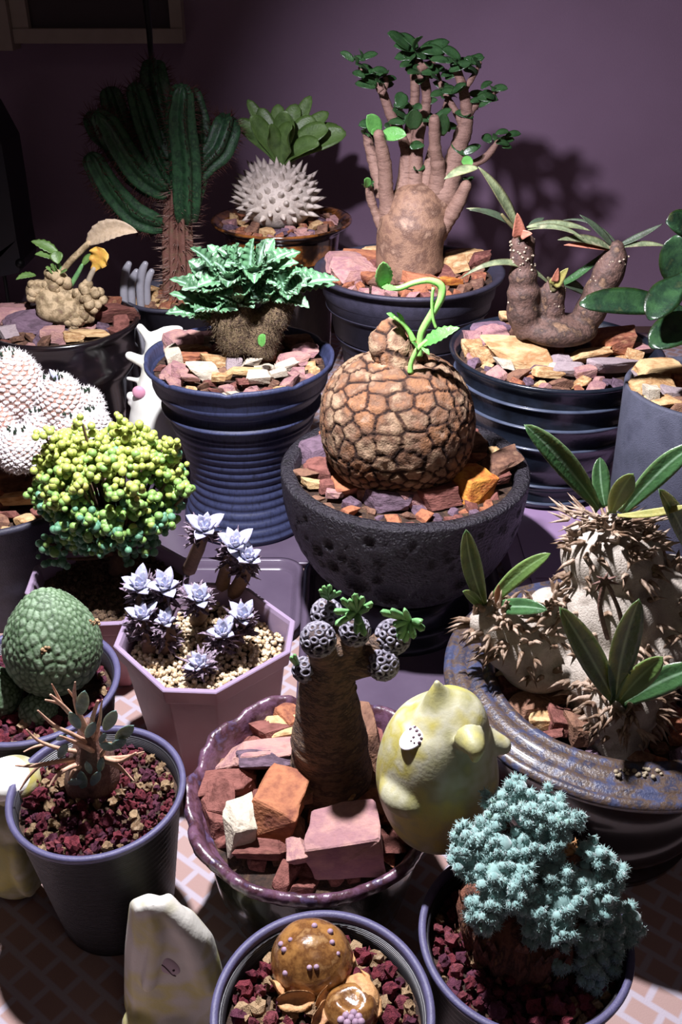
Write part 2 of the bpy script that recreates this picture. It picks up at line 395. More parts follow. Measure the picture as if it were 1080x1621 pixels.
M['fingleaf'] = leafm('finger_green_leaf', ['4c8448', '649c58', '427848'], rough=.4)
M['silver'] = leafm('silver_blue_leaf', ['a8b4d0', 'c4cce0', '8c98bc'], [(0, 'd8c8d8'), (1, W_)], rough=.5, scale=3)
M['dead'] = mat('dried_lilac_leaf', ['7c6478', 'a08a9c', '5a4658', 'c0b0c0'], 5, .8, .6, 14)
M['ovleaf'] = leafm('blue_green_leaf', ['58787c', '6c8e8c', '4a6c64', '7c989c'], rough=.5)
M['cactus'] = mat('cactus_green', ['1e4428', '2a5630', '183822', '3c6238'], 1.5, .5, .3, 8)
M['cactstem'] = mat('cactus_brown_stem', ['5c3428', '74463a', '6a5038'], 1.5, .7, .5, 8)
M['spine'] = mat('dark_red_spine', ['3a1a18', '5c2a20'], 2, .6)
M['spinep'] = mat('pale_spine', ['9a7a6c', '7a5a50', 'b09484'], 2, .6)
M['caudex'] = mat('corky_bark', ['8a6244', 'a48464', '74503a', '94603a', 'b09078'], .55, .85, .8, 8, tint=[(0, '1c100a'), (.25, '6a4830'), (.5, 'e8e0d8'), (1, W_)])
M['egg'] = mat('bumpy_green_skin', ['6c8662', '809a78', '5c7654', '92a88c'], 1.1, .6, .3, 10, tint=[(0, '40584a'), (.25, 'b8c8b0'), (.6, 'f0f0f0'), (1, W_)])
M['vine'] = mat('green_vine', ['7ac850', '8cd860', '68b848'], 2, .35, sss=.15)
M['trunk'] = mat('smooth_tan_bark', ['745240', '8a664c', '624434', '9c7a60'], .8, .6, .6, 9)
M['branch'] = mat('ringed_bark', ['745446', '8c6a58', '5e4034'], 1.0, .65, .6, 7, stretch=(1, 1, 4))
M['pachbody'] = mat('pale_grey_skin', ['988c7e', 'aca092', '84786a'], 1.1, .65, .6, 12)
M['silverb'] = mat('silver_bark', ['b4a898', 'c8bcac', '98897a'], 1.1, .6, .5, 9)
M['thorn'] = mat('pale_thorn', ['8e745e', 'a88e78', '74583f', '5c4030'], 1.2, .6, .3, 10)
M['brownstub'] = mat('dark_stub_bark', ['4a3430', '604438', '38261f', '7c5c40'], 1.2, .7, .8, 6)
M['dots'] = mat('white_scar', ['8a7a64', 'a4947c'], 2, .7)
M['scalyb'] = mat('scaly_brown_bark', ['5c4230', '7a5a40', '42302a', '8c6c4c'], 1.6, .75, 1, 6, stretch=(1, 1, 2.4), bdist=.04)
M['greyscar'] = mat('grey_scar_ring', ['6c6874', '847f8c', '544e5c', '98939e'], 2.5, .6, .5, 9)
M['darkcore'] = mat('dark_bark', ['3a2a2a', '4c3a36', '54484c'], 2, .8, .7, 9)
M['tanknob'] = mat('tan_knobby_bark', ['a08860', 'b89c74', '86704c', '6c5038'], 1.5, .7, .6, 9)
M['shaggy'] = mat('shaggy_bark', ['3a2a1e', '56402c', '75603f', '241912'], 5, .85, 1, 10, bdist=.05)
M['wool'] = mat('white_wool', ['e8dcdc', 'f4ecec', 'dcc8c8'], 4, .9, .8, 16, sheen=.5)
M['woolb'] = mat('tan_wool_base', ['a07868', '9a6a58', 'b8968c', 'b06840'], 2, .9, .6, 10)
M['bead_y'] = leafm('yellow_green_bead', ['9cb048', 'b0b850', '88a444', 'b4a04c'], rnd=.8, rough=.35, sss=.3)
M['bead_g'] = leafm('green_bead', ['6a9c48', '80ac50', '749844'], rnd=.8, rough=.35, sss=.3)
M['bead_b'] = leafm('blue_green_bead', ['4a8464', '5a9470', '447c50'], rnd=.8, rough=.4, sss=.3)
M['twig'] = mat('brown_twig', ['5c4030', '7a5840'], 3, .8)
M['thorntan'] = mat('tan_thorn_twig', ['b88464', 'c89a7c', '9a6448'], 2, .55)
M['cau2'] = mat('brown_small_caudex', ['5c3c34', '745044', '4a302a'], 2, .6, .6, 8)
M['glossb'] = mat('amber_brown_skin', ['84521f', '9c682e', '683c18', 'a87c46'], 1.3, .25, .2, 7, coat=.6, sss=.1)
M['peel'] = mat('papery_orange_skin', ['b87840', 'cc9458', '9a5c34'], 2, .6, .5, 8)
M['pip'] = mat('lilac_pip', ['a8889c', '8a6a84'], 4, .6)
M['fuzz'] = mat('teal_fuzz', ['56807a', '6c9690', '82a8a2', '4c7c62'], 3, .9, sheen=.6, rnd=.3)
M['fuzzbark'] = mat('red_brown_flaky_bark', ['6c3c28', '8a5038', '4a2a20', 'a0683c'], 1.5, .8, 1, 7, stretch=(2, 2, .6))
M['figy'] = mat('yellow_white_resin', ['a8a450', 'b0a648', '989460', 'b0ac8c', 'a89c40', 'b8b49c'], .35, .5, .15, 8, detail=3, sss=.05)
M['figw'] = mat('cream_white_resin', ['e8e8dc', 'f0f0e8', 'e8e8b8'], .25, .5, .1, 8, detail=2, sss=.05)
M['pinkp'] = mat('pink_paint', ['e08aa8', 'e8a0b8'], 1, .6)
M['whitep'] = mat('white_paint', ['ece6ee', 'f4f0f4'], 1, .6)
M['lilacp'] = mat('lilac_paint', ['a8909c', 'b49ca8'], 1, .6)
M['inkp'] = mat('dark_ink', ['3a2028', '4a2834'], 1, .6)
M['frame'] = mat('beige_frame', ['8a7a70', '9a8a7c'], .4, .6)
M['glassdk'] = mat('dark_glass', ['3a3034', '42383c'], .1, .15)
M['cable'] = mat('black_rubber', ['0a0a0c', '101014'], 1, .5)
M['navy'] = mat('navy_plastic', ['10131e', '161a2a'], .3, .4)
M['chrome'] = mat('clear_grey_tube', ['9a98a4', 'b0aeb8'], .5, .2, trans=.3)
M['paper'] = mat('frayed_paper', ['8a7a60', 'a8987c'], 3, .9)

# brick-printed tablecloth
mc = mat('printed_cloth', ['c8c0d0', 'd0c8d8'], 1, .85, .3, 20); N = mc.node_tree.nodes; L = mc.node_tree.links
tc = N.new('ShaderNodeTexCoord'); mp = N.new('ShaderNodeMapping'); mp.inputs['Rotation'].default_value = (0, 0, math.radians(38)); mp.inputs['Scale'].default_value = (82, 82, 82)
bk = N.new('ShaderNodeTexBrick'); bk.inputs['Color1'].default_value = hx('a07c74'); bk.inputs['Color2'].default_value = hx('a88880'); bk.inputs['Mortar'].default_value = hx('aa9eaa')
bk.inputs['Scale'].default_value = 1.0; bk.inputs['Mortar Size'].default_value = .17; bk.inputs['Mortar Smooth'].default_value = .6; bk.inputs['Brick Width'].default_value = 1.2; bk.inputs['Row Height'].default_value = .95
L.new(tc.outputs['Object'], mp.inputs[0]); L.new(mp.outputs[0], bk.inputs['Vector']); L.new(bk.outputs['Color'], N['Principled BSDF'].inputs['Base Color'])
M['cloth'] = mc

# ------------------------------------------------------------------ room shell, table
def box(mb, a, b, tint=0.0):
    x0, y0, z0 = a; x1, y1, z1 = b
    mb.add([(x0, y0, z0), (x1, y0, z0), (x1, y1, z0), (x0, y1, z0), (x0, y0, z1), (x1, y0, z1), (x1, y1, z1), (x0, y1, z1)],
           [(0, 3, 2, 1), (4, 5, 6, 7), (0, 1, 5, 4), (1, 2, 6, 5), (2, 3, 7, 6), (3, 0, 4, 7)], tint); return mb
def rbox(mb, a, b, r=.5, n=6):     # rounded-corner box, vertical edges rounded
    x0, y0, z0 = a; x1, y1, z1 = b; ring = []
    for cx, cy, s in ((x1-r, y1-r, 0), (x0+r, y1-r, 1), (x0+r, y0+r, 2), (x1-r, y0+r, 3)):
        for k in range(n+1):
            t = PI/2*(s+k/n); ring.append((cx+r*math.cos(t), cy+r*math.sin(t)))
    k = len(ring); mb.add([(x, y, z0) for x, y in ring]+[(x, y, z1) for x, y in ring], [tuple(range(k-1, -1, -1)), tuple(range(k, 2*k))]+[(i, (i+1) % k, k+(i+1) % k, k+i) for i in range(k)])
WY = 108
def struct(mb, name, m):
    o = mb.part(name, m, None, smooth=False); o['kind'] = 'structure'; return o
struct(box(MB(), (-130, WY, -76), (130, WY+8, 170)), 'wall_back', M['wall'])
struct(box(MB(), (-138, -150, -76), (-130, WY+8, 170)), 'wall_left', M['wall'])
struct(box(MB(), (-138, -150, -80), (138, WY+8, -76)), 'floor', M['floor'])
t = thing('table', 'wooden table along the wall carrying all the potted plants', 'table', (0, 52, -76))
mb = MB(); rbox(mb, (-60, -2, -3.2), (60, WY-1, -.35), 1.5); mb.part('tabletop', M['table'], t, smooth=False)
for x in (-56, 56):
    for y in (3, WY-6): box(MB(), (x-2.5, y-2.5, -76), (x+2.5, y+2.5, -3.2)).part('leg', M['table'], t, smooth=False)
mb = MB(); nx, ny = 60, 54; vs = []
for sgn in (0, -.25):
    for j in range(ny+1):
        for i in range(nx+1):
            p = Vector((-59+118*i/nx, -1+(WY-3)*j/ny, -.05+sgn)); p.z += .05*noise.noise(p*.12); vs.append(p)
k = (nx+1)*(ny+1); fs = []
for j in range(ny):
    for i in range(nx):
        a = j*(nx+1)+i; fs.append((a, a+1, a+nx+2, a+nx+1)); fs.append((k+a, k+a+nx+1, k+a+nx+2, k+a+1))
for i in range(nx): a = i; fs.append((a, k+a, k+a+1, a+1)); a = ny*(nx+1)+i; fs.append((a, a+1, k+a+1, k+a))
for j in range(ny): a = j*(nx+1); fs.append((a, a+nx+1, k+a+nx+1, k+a)); a += nx; fs.append((a, k+a, k+a+nx+1, a+nx+1))
mb.add(vs, fs); o = mb.part('tablecloth', M['cloth'], None); o['label'] = 'white tablecloth printed with small salmon pink bricks under the pots'; o['category'] = 'tablecloth'

# wall frame, cable, dark object at left
def frame_thing():
    y = WY-1.3
    t = thing('picture_frame', 'beige framed dark panel high on the wall at upper left', 'frame', (at_y(150, 30, y).x, WY, at_y(150, 30, y).z))
    a = at_y(45, 62, y); b = at_y(290, 38, y); zb = (a.z+b.z)/2; x0, x1 = a.x, b.x; mb = MB()
    box(mb, (x0-1.2, y-.9, zb-1), (x1, y+1.25, zb+.3)); box(mb, (x0-1.2, y-.7, zb+.3), (x0+.4, y+1.25, zb+26)); box(mb, (x1-1.2, y-.7, zb+.3), (x1, y+1.25, zb+26)); box(mb, (x0-1.2, y-.7, zb+26), (x1, y+1.25, zb+27))
    mb.part('frame_moulding', M['frame'], t, smooth=False)
    box(MB(), (x0+.3, y+.3, zb+.2), (x1-1.1, y+1.25, zb+26.2)).part('panel', M['glassdk'], t, smooth=False)
    mb = MB(); box(mb, (x0-30, y-1.6, zb-1.6), (x0-1.25, y+1.25, zb+.4)); box(mb, (x0-4, y-1.6, zb+.4), (x0-1.25, y+1.25, zb+28))
    o = mb.part('picture_frame', M['frame'], None, smooth=False); o['label'] = 'beige moulding of second frame cut off at top left corner'; o['category'] = 'frame'
frame_thing()
mb = MB(); ptube(mb, [(222, -60, 5, 0), (231, 0, 5.5, 0), (236, 45, 5, 0), (240, 95, 4, 0), (250, 170, 3, 4), (262, 330, 3, 8)], 94, 8)
o = mb.part('cable', M['cable'], None); o['label'] = 'black cable hanging down behind the tall green cactus'; o['category'] = 'cable'
t = thing('speaker', 'black leaning appliance casing at the left edge behind the pots', 'appliance', (-36, 98, 0))
mb = MB()
P = [(-60, 470), (-30, 170), (2, 228), (14, 300), (26, 380), (33, 415), (30, 432), (0, 438), (-60, 440)]
front = [at_y(x, y, 96) for x, y in P]; back = [p+Vector((0, 6, 0)) for p in front]; n = len(P)
mb.add(front+back, [tuple(range(n-1, -1, -1)), tuple(range(n, 2*n))]+[(i, (i+1) % n, n+(i+1) % n, n+i) for i in range(n)]); mb.part('casing', M['navy'], t, smooth=False)
mb = MB(); ptube(mb, [(5, 425, 3), (12, 470, 3), (18, 520, 3)], 97, 8); mb.part('stand_leg', M['cable'], t)
mb = MB(); ell(mb, at_y(32, 417, 96), (.5, .5, .5), 2); mb.part('knob', M['cable'], t)
mb = MB(); box(mb, (-44, 94, 0), (-30, 102, .8)); tube(mb, [(-36, 98, .5), at_y(18, 515, 97)], [.25, .2], 6); mb.part('foot', M['cable'], t, smooth=False)

# trays
def tray(x0, y0, x1, y1, h, m, label, name='plastic_tray'):
    t = thing(name, label, 'tray', ((x0+x1)/2, (y0+y1)/2, 0), 'plastic trays under the pots')
    mb = MB(); rbox(mb, (x0+.3, y0+.3, .05), (x1-.3, y1-.3, .25), 1.2); mb.part('base', m, t, smooth=False)
    mb = MB(); n = 8; r = 1.5
    def ring(off, z, rr):
        out = []
        for cx, cy, s in ((x1-r, y1-r, 0), (x0+r, y1-r, 1), (x0+r, y0+r, 2), (x1-r, y0+r, 3)):
            for k in range(n+1):
                a = PI/2*(s+k/n); out.append(Vector((cx+(r+off)*math.cos(a), cy+(r+off)*math.sin(a), z)))
        return out
    pr = [(-.35, .06), (-.1, h*.5), (0, h-.1), (.25, h-.12), (.3, h), (0, h+.06), (-.12, h), (-.3, h*.5), (-.5, .26)]
    vs = []; 
    for off, z in pr: vs += ring(off, z, r)
    k = 4*(n+1); fs = [(i*k+j, i*k+(j+1) % k, (i+1)*k+(j+1) % k, (i+1)*k+j) for i in range(len(pr)-1) for j in range(k)]
    mb.add(vs, fs); mb.part('rim', m, t); return t
tray(-2.3, 39.6, 10.6, 56.0, .9, M['clear'], 'smoky clear plastic tray under the black bowl stand')
tray(-18.5, 56.3, .6, 72, .42, M['clear'], 'smoky clear plastic tray under the tall ribbed blue pot')
tray(-14, 47.5, -2.9, 56.0, .8, M['clear'], 'small smoky tray between the blue pot and the black bowl')
t = thing('plastic_box', 'pale lilac lidded plastic box under the glossy black banded pot', 'box', (20, 58, 0))
mb = MB(); rbox(mb, (11.6, 44, 0), (30, 73, 2.6), 1.2); mb.part('body', M['lilacpl'], t, smooth=False)
mb = MB(); rbox(mb, (11.3, 43.7, 2.6), (30.3, 73.3, 3.0), 1.4); mb.part('lid', M['lilacpl'], t, smooth=False)
mb = MB(); rbox(mb, (12.3, 44.7, 3.0), (12.6, 72.3, 3.12), .1); rbox(mb, (12.6, 44.7, 3.0), (29, 45.0, 3.12), .1); rbox(mb, (11.5, 50.5, 3.0), (29, 50.7, 3.1), .05); mb.part('lid_ridge', M['lilacpl'], t, smooth=False)

# ------------------------------------------------------------------ 1 elephant's foot in pitted bowl
def elephant():
    cx, cy, h, R = potpos(641, 735, 393, 15)
    bz = h-7.8
    t = thing('pot_stand', 'black ridged pot used as stand under the pitted bowl', 'pot stand', (cx, cy, .25))
    pr = [(4.6, .25), (4.6, .9), (4.2, 1.1), (4.2, bz*.5), (4.4, bz*.55), (4.1, bz*.7), (4.3, bz-.1), (4.1, bz-.02), (.1, bz-.02)]
    lathe(MB(), pr, 48, (cx, cy, 0)).part('stand_body', M['blackgl'], t)
    t = thing('potted_elephant_foot', 'round cracked corky caudex with green vine in pitted black bowl', 'potted plant', (cx, cy, bz))
    rg = random.Random(3); cr = []
    def th(px): return math.asin(max(-1, min(1, (px-641)/196.0)))-PI/2
    for px, z, r in ((555, 3.1, .85), (612, 2.6, 1.05), (677, 2.5, 1.0), (520, 4.2, .45), (500, 4.9, .4), (590, 4.1, .35), (650, 1.4, .8), (730, 3.3, .6), (570, 1.6, .6)): cr.append((th(px), z, r))
    for _ in range(260):
        z = 6.6*rg.random()**.8+.3; cr.append((rg.uniform(-PI, PI), z, rg.uniform(.12, .42)*(1.2 if z < 3 else .8)))
    prof = []
    for i in range(46):
        q = i/45; ang = q*PI/2; prof.append((2.9+(R-2.9)*math.sin(ang)**.85, 7.8*(1-math.cos(ang))**.95*.97))
    prof += [(R, 7.7), (R-.12, 7.8), (R-.75, 7.8), (R-.9, 7.6), (R-1.0, 6.6), (R-1.6, 5.2)]
    def mod(a, i, r, z):
        if i < 44:
            d = 0; x = r*math.cos(a); y = r*math.sin(a)
            for ca, cz2, cr_ in cr:
                if abs(z-cz2) > cr_: continue
                da = (a-ca+PI) % (2*PI)-PI; dd = ((da*r)**2+(z-cz2)**2)/cr_**2
                if dd < 1: d = max(d, .62*cr_*(1-dd)**.5)
            return r-d+.04*noise.noise(Vector((x, y, z))*2), z
        return r+.03*noise.noise(Vector((math.cos(a)*9, math.sin(a)*9, z))), z
    lathe(MB(), [(.1, 0), (2.9, 0)]+prof[1:], 260, (cx, cy, bz), lambda a, i, r, z: mod(a, i-1, r, z) if i > 1 else (r, z)).part('bowl', M['bowl'], t)
    sz = h-.8
    soil(t, (cx, cy), sz, R-1.0, M['soil'])
    # caudex
    c = at_y(628, 668, cy-.2); c.x += 0; rx = 119*sc_at(c); rz = 3.95; mb = MB(); V, Fc = ICO[6]; vs = []; ts = []
    PF = plates(lambda v: (.215+.05*noise.noise(v*3))*(1-.42*sstep(-.05, -.45, v.z)-.3*sstep(.55, .9, v.x)), 9000, 5)
    for v in V:
        sx = lambda q: math.copysign(abs(q)**.86, q)
        p = Vector((sx(v.x)*rx, sx(v.y)*rx*.95, sx(v.z)*rz))
        p.x *= 1+.04*noise.noise(p*.2); n = v.normalized(); zz = v.z
        w3 = (v+Vector((noise.noise(v*6), noise.noise(v*6+Vector((9, 9, 9))), noise.noise(v*6+Vector((3, 5, 9)))))*.022).normalized()
        e, d1, ix = PF(w3); e *= 4.2; d1 *= 4.2
        hgt = .15*sstep(.012, .075, e)-.07*sstep(.30, .08, d1)*(1 if zz > -.3 else .2)+.02*math.sin(e*26)*(e < .5)+.015*noise.noise(p*3)+.03*noise.noise(p*7)+.05*noise.noise(Vector((ix*1.7, 0, 0)))
        vs.append(c+p+n*hgt); ts.append(min(1, max(.01, e*4.5)))
    mb.add(vs, Fc, ts); mb.part('caudex', M['caudex'], t)
    mb = MB(); top = at_y(628, 582, cy); kn = [at_y(636, 592, cy), at_y(628, 560, cy), at_y(618, 545, cy), at_y(622, 528, cy)]
    s = sc_at(top); mm = MB()
    tube(mm, kn, [50*s, 36*s, 32*s, 20*s], 48, 10); vs = []; ts = []
    for v in mm.v:
        q = v/1.1; D, _ = noise.voronoi(q+Vector((1, 8, 2))); e = D[1]-D[0]; n = (v-kn[1]).normalized()
        vs.append(v+n*(.14*sstep(0, .12, e)+.25*noise.noise(v*.9)+.06*noise.noise(v*5))); ts.append(min(1, max(.05, e*2.5)))
    ts = [min(1, x*2.2) for x in ts]; mm.v = vs; mm.t = ts; mm.part('caudex_neck', M['caudex'], t)
    mb = MB(); ptube(mb, [(662, 562, 8), (665, 545, 6), (668, 525, 6), (684, 497, 6.5), (699, 470, 6.5), (698, 452, 6), (680, 444, 5), (655, 448, 4.5), (634, 456, 4.5), (620, 456, 4), (606, 452, 5)], cy-1, 10, sub=5)
    ptube(mb, [(686, 455, 2.5), (684, 480, 2.5), (686, 505, 2.5), (690, 518, 2.5)], cy-1.2, 8)
    ptube(mb, [(650, 590, 5, -2), (651, 575, 4, -2), (660, 555, 4.5, -2), (667, 547, 4, -2), (675, 540, 3, -2)], cy, 8)
    ptube(mb, [(655, 540, 5, -1), (648, 525, 4, -1), (638, 512, 3.5, -1), (625, 503, 3, -1)], cy, 8)
    mb.part('vine', M['vine'], t)
    kw = dict(prof='lance', nu=14, teeth=.12)
    pleaf(t, M['grnleaf'], (668, 547), (728, 519), 26, cy, -2, -2.5, 6, **kw)
    pleaf(t, M['grnleaf'], (610, 456), (607, 414), 30, cy, -1, -1.5, 0, up=Vector((.3, -1, .2)), archx=-4, prof='oval', nu=12, teeth=.05)
    pleaf(t, M['grnleaf'], (604, 450), (630, 458), 14, cy, -1, -2, -5, **kw)
    pleaf(t, M['grnleaf'], (664, 556), (652, 542), 12, cy, -2, -2.5, 2, **kw); pleaf(t, M['grnleaf'], (628, 505), (612, 496), 10, cy, -1, -1, 2, **kw)
    pleaf(t, M['grnleaf'], (668, 548), (680, 562), 10, cy, -2, -2.5, 2, **kw); pleaf(t, M['grnleaf'], (640, 512), (628, 494), 8, cy, -1, -1, 2, **kw)
    r = R_; z = sz+.2
    L = [(490, 712, 62, 40, r['purple'], 20), (512, 745, 48, 34, r['red'], -20), (536, 748, 34, 30, r['red'], 10), (555, 770, 46, 40, r['orange'], 5, .4), (582, 775, 30, 36, r['brown'], 0),
         (612, 788, 62, 38, r['purple'], 5, .4), (650, 787, 36, 34, r['pink'], 20), (695, 785, 66, 40, r['red'], 12, .4), (752, 768, 52, 46, r['bright'], 25, .6), (788, 735, 60, 46, r['brown'], 30, .7),
         (785, 758, 40, 20, r['red'], 20), (808, 712, 18, 18, r['tan'], 0), (780, 690, 50, 30, r['brown'], 20), (770, 670, 50, 26, r['red'], 10), (520, 770, 26, 18, r['red'], 0),
         (505, 690, 30, 34, r['orange'], 0), (488, 690, 30, 25, r['purple'], 0), (480, 752, 34, 22, r['brown'], 30), (530, 782, 24, 16, r['pink'], 0), (500, 765, 40, 14, r['tan'], 0)]
    av = pstones(t, L, sz, lim=(cx, cy, R-.95))
    scatter(t, (cx, cy), sz-.15, R-1.05, 110, .7, 1.6, [r['red'], r['brown'], r['purple'], r['orange']], ROCKS, avoid=[(c.x, c.y, 3.7)]+[(a[0], a[1], a[2]*.75) for a in av])
elephant()

# ------------------------------------------------------------------ 2 tall ribbed blue pot
def bluepot():
    cx, cy, h, R = potpos(379, 563, 300, 13.4)
    t = thing('potted_crinkle_succulent', 'crinkly green rosettes on shaggy stubs in tall ribbed blue pot', 'potted plant', (cx, cy, .25))
    def sc(a): return abs(math.sin(a*4.5+.9))
    H = h-.25; pr = [(.1, 0), (4.7, 0), (4.8, .3)]
    prof = [(4.75, .4), (4.5, 1.4), (4.15, 2.8), (4.05, 4.4), (4.45, 6.4), (5.1, 8.4), (5.45, 9.6)]
    for k in range(90):
        z = .4+k/89*9.1
        for i in range(len(prof)-1):
            if prof[i][1] <= z <= prof[i+1][1]: break
        f = (z-prof[i][1])/(prof[i+1][1]-prof[i][1]); r = prof[i][0]+(prof[i+1][0]-prof[i][0])*f
        pr.append((r+.13*abs(math.sin(z*PI/.66))*(1 if z < 8.8 else .0), z))
    pr += [(5.75, 9.6), (5.78, 9.8), (5.35, 9.9), (5.3, 10.5), (5.85, 10.75), (6.15, 11.2), (6.25, 11.5), (6.0, 11.8), (6.25, 12.1), (R*.97, H-.5), (R*1.0, H-.25), (R*1.0, H+.05), (R*.97, H+.05), (R*.95, H-.2), (R*.93, H-1.6), (R*.86, H-2.5)]
    top = len(pr)-5
    def mod(a, i, r, z):
        if i >= len(pr)-6: 
            k = {0: .4, 1: .8, 2: 1, 3: 1, 4: .6}.get(i-(len(pr)-6), 0); q = sc(a)**.7
            return r+k*(.12*q-.08), z-k*.38*(1-q)**3
        return r, z
    s0 = H/12.9
    lathe(MB(), [(r, z if i < 3 else z*1.0) for i, (r, z) in enumerate(pr)], 144, (cx, cy, .25), mod).part('pot_body', M['bluepot'], t)
    sz = h-.65; soil(t, (cx, cy), sz-.2, R*.9, M['soil'])
    mb = MB(); m2 = M['shaggy']
    # stubs
    for L in ([(380, 555, 28), (368, 522, 32), (350, 498, 26), (337, 500, 14)], [(408, 558, 28), (422, 525, 26), (440, 490, 25), (455, 468, 18)], [(378, 540, 26), (378, 490, 26), (372, 460, 18)]):
        ptube(mb, L, cy, 16, sub=5, mod=lambda a, q, p: 1+.15*noise.noise(p*2.5))
    mb.part('stem', m2, t, remesh=.18, smoothit=2)
    mb = MB()
    for _ in range(900):
        a = random.uniform(-PI, 0)*1.0; q = random.random(); L = random.choice([((380, 555), (350, 495), 29), ((408, 556), (445, 480), 25), ((378, 545), (375, 480), 25)])
        px = L[0][0]+(L[1][0]-L[0][0])*q; py = L[0][1]+(L[1][1]-L[0][1])*q; p = at_y(px, py, cy); s = sc_at(p); n = Vector((math.cos(a), math.sin(a), random.uniform(-.6, .3))).normalized()
        cone(mb, p+Vector((math.cos(a), math.sin(a), 0))*L[2]*s*.97, n+Vector((0, 0, random.uniform(-1, 1))), .03, random.uniform(.25, .6), 3)
    mb.part('bristles', M['shaggy'], t, kind='stuff')
    heads = [((337, 492), 8, 58, (-.7, .1)), ((342, 462), 12, 68, (-.35, .5)), ((368, 450), 14, 78, (-.1, .6)), ((405, 440), 14, 80, (.15, .6)), ((455, 466), 13, 74, (.6, .3)), ((382, 480), 12, 62, (0, .1)), ((425, 475), 9, 50, (.2, 0))]
    for (hx_, hy_), n, Lp, bias in heads:
        c = at_y(hx_, hy_, cy-.5); s = sc_at(c)
        for k in range(n):
            a = 2*PI*k/n+random.uniform(-.3, .3); el = random.uniform(.05, 1.0)
            d = Vector((math.cos(a)*math.cos(el)+bias[0]*.6, math.sin(a)*math.cos(el)*.8-.1, math.sin(el)*.9+bias[1]*.35)).normalized(); Ln = Lp*s*random.uniform(.65, 1.1)
            mb = MB(); tip = c+d*Ln+Vector((0, 0, -.15*Ln*random.uniform(0, 1.5))); mid = c+d*Ln*.5+Vector((0, 0, .12*Ln))
            blade(mb, c+d*.25, mid, tip, random.uniform(1.1, 1.5), up=Vector((0, -.5, .8))-d*.3, prof='lance', fold=.4, wave=.24, wf=7, thick=.1, nu=30, nv=3)
            mb.part('leaf', M['crinkle'], t)
    for a, b in (((345, 480), (268, 442)), ((335, 500), (268, 465)), ((333, 505), (262, 497)), ((350, 440), (301, 393)), ((405, 450), (422, 378)), ((395, 445), (402, 377)), ((455, 460), (538, 444)), ((450, 455), (475, 430)), ((370, 440), (378, 385)), ((445, 475), (490, 488)), ((375, 430), (352, 392))):
        pleaf(t, M['crinkle'], a, b, 30, cy, -.5, -1.8, 12, fold=.4, wave=.24, wf=7, thick=.1, nu=30)
    pleaf(t, M['grnleaf'], (412, 548), (420, 530), 18, cy, -3, -3.2, 2, prof='oval')
    r = R_
    L = [(262, 540, 36, 34, r['pink'], 30), (285, 535, 42, 26, r['pink'], 0), (274, 565, 22, 36, r['cream'], 20), (306, 553, 44, 18, r['tan'], 5), (300, 565, 42, 16, r['orange'], 0), (285, 585, 32, 24, r['pink'], -20),
         (325, 588, 40, 26, r['cream'], 10), (342, 572, 40, 20, r['tan'], 5), (370, 575, 24, 22, r['grey'], 0), (398, 574, 30, 20, r['cream'], 5), (385, 588, 46, 14, r['tan'], 0), (416, 565, 34, 24, r['orange'], 10),
         (412, 597, 38, 20, r['cream'], 20), (450, 578, 34, 16, r['cream'], 35), (465, 570, 40, 22, r['pink'], 15), (485, 556, 34, 24, r['pink'], 0), (440, 590, 26, 12, r['cream'], 10), (300, 598, 26, 14, r['pink'], 0), (350, 597, 26, 14, r['tan'], 0), (470, 540, 40, 20, r['brown'], 0), (495, 535, 30, 20, r['brown'], 0),
         (385, 604, 20, 12, r['red'], 0), (272, 520, 40, 20, r['cream'], 0), (300, 520, 40, 20, r['pink'], 0)]
    av = pstones(t, L, sz, lim=(cx, cy, R*.92))
    scatter(t, (cx, cy), sz-.15, R*.9, 120, .8, 1.6, [r['pink'], r['tan'], r['cream'], r['red'], r['brown']], ROCKS, avoid=[(a[0], a[1], a[2]*.75) for a in av])
bluepot()

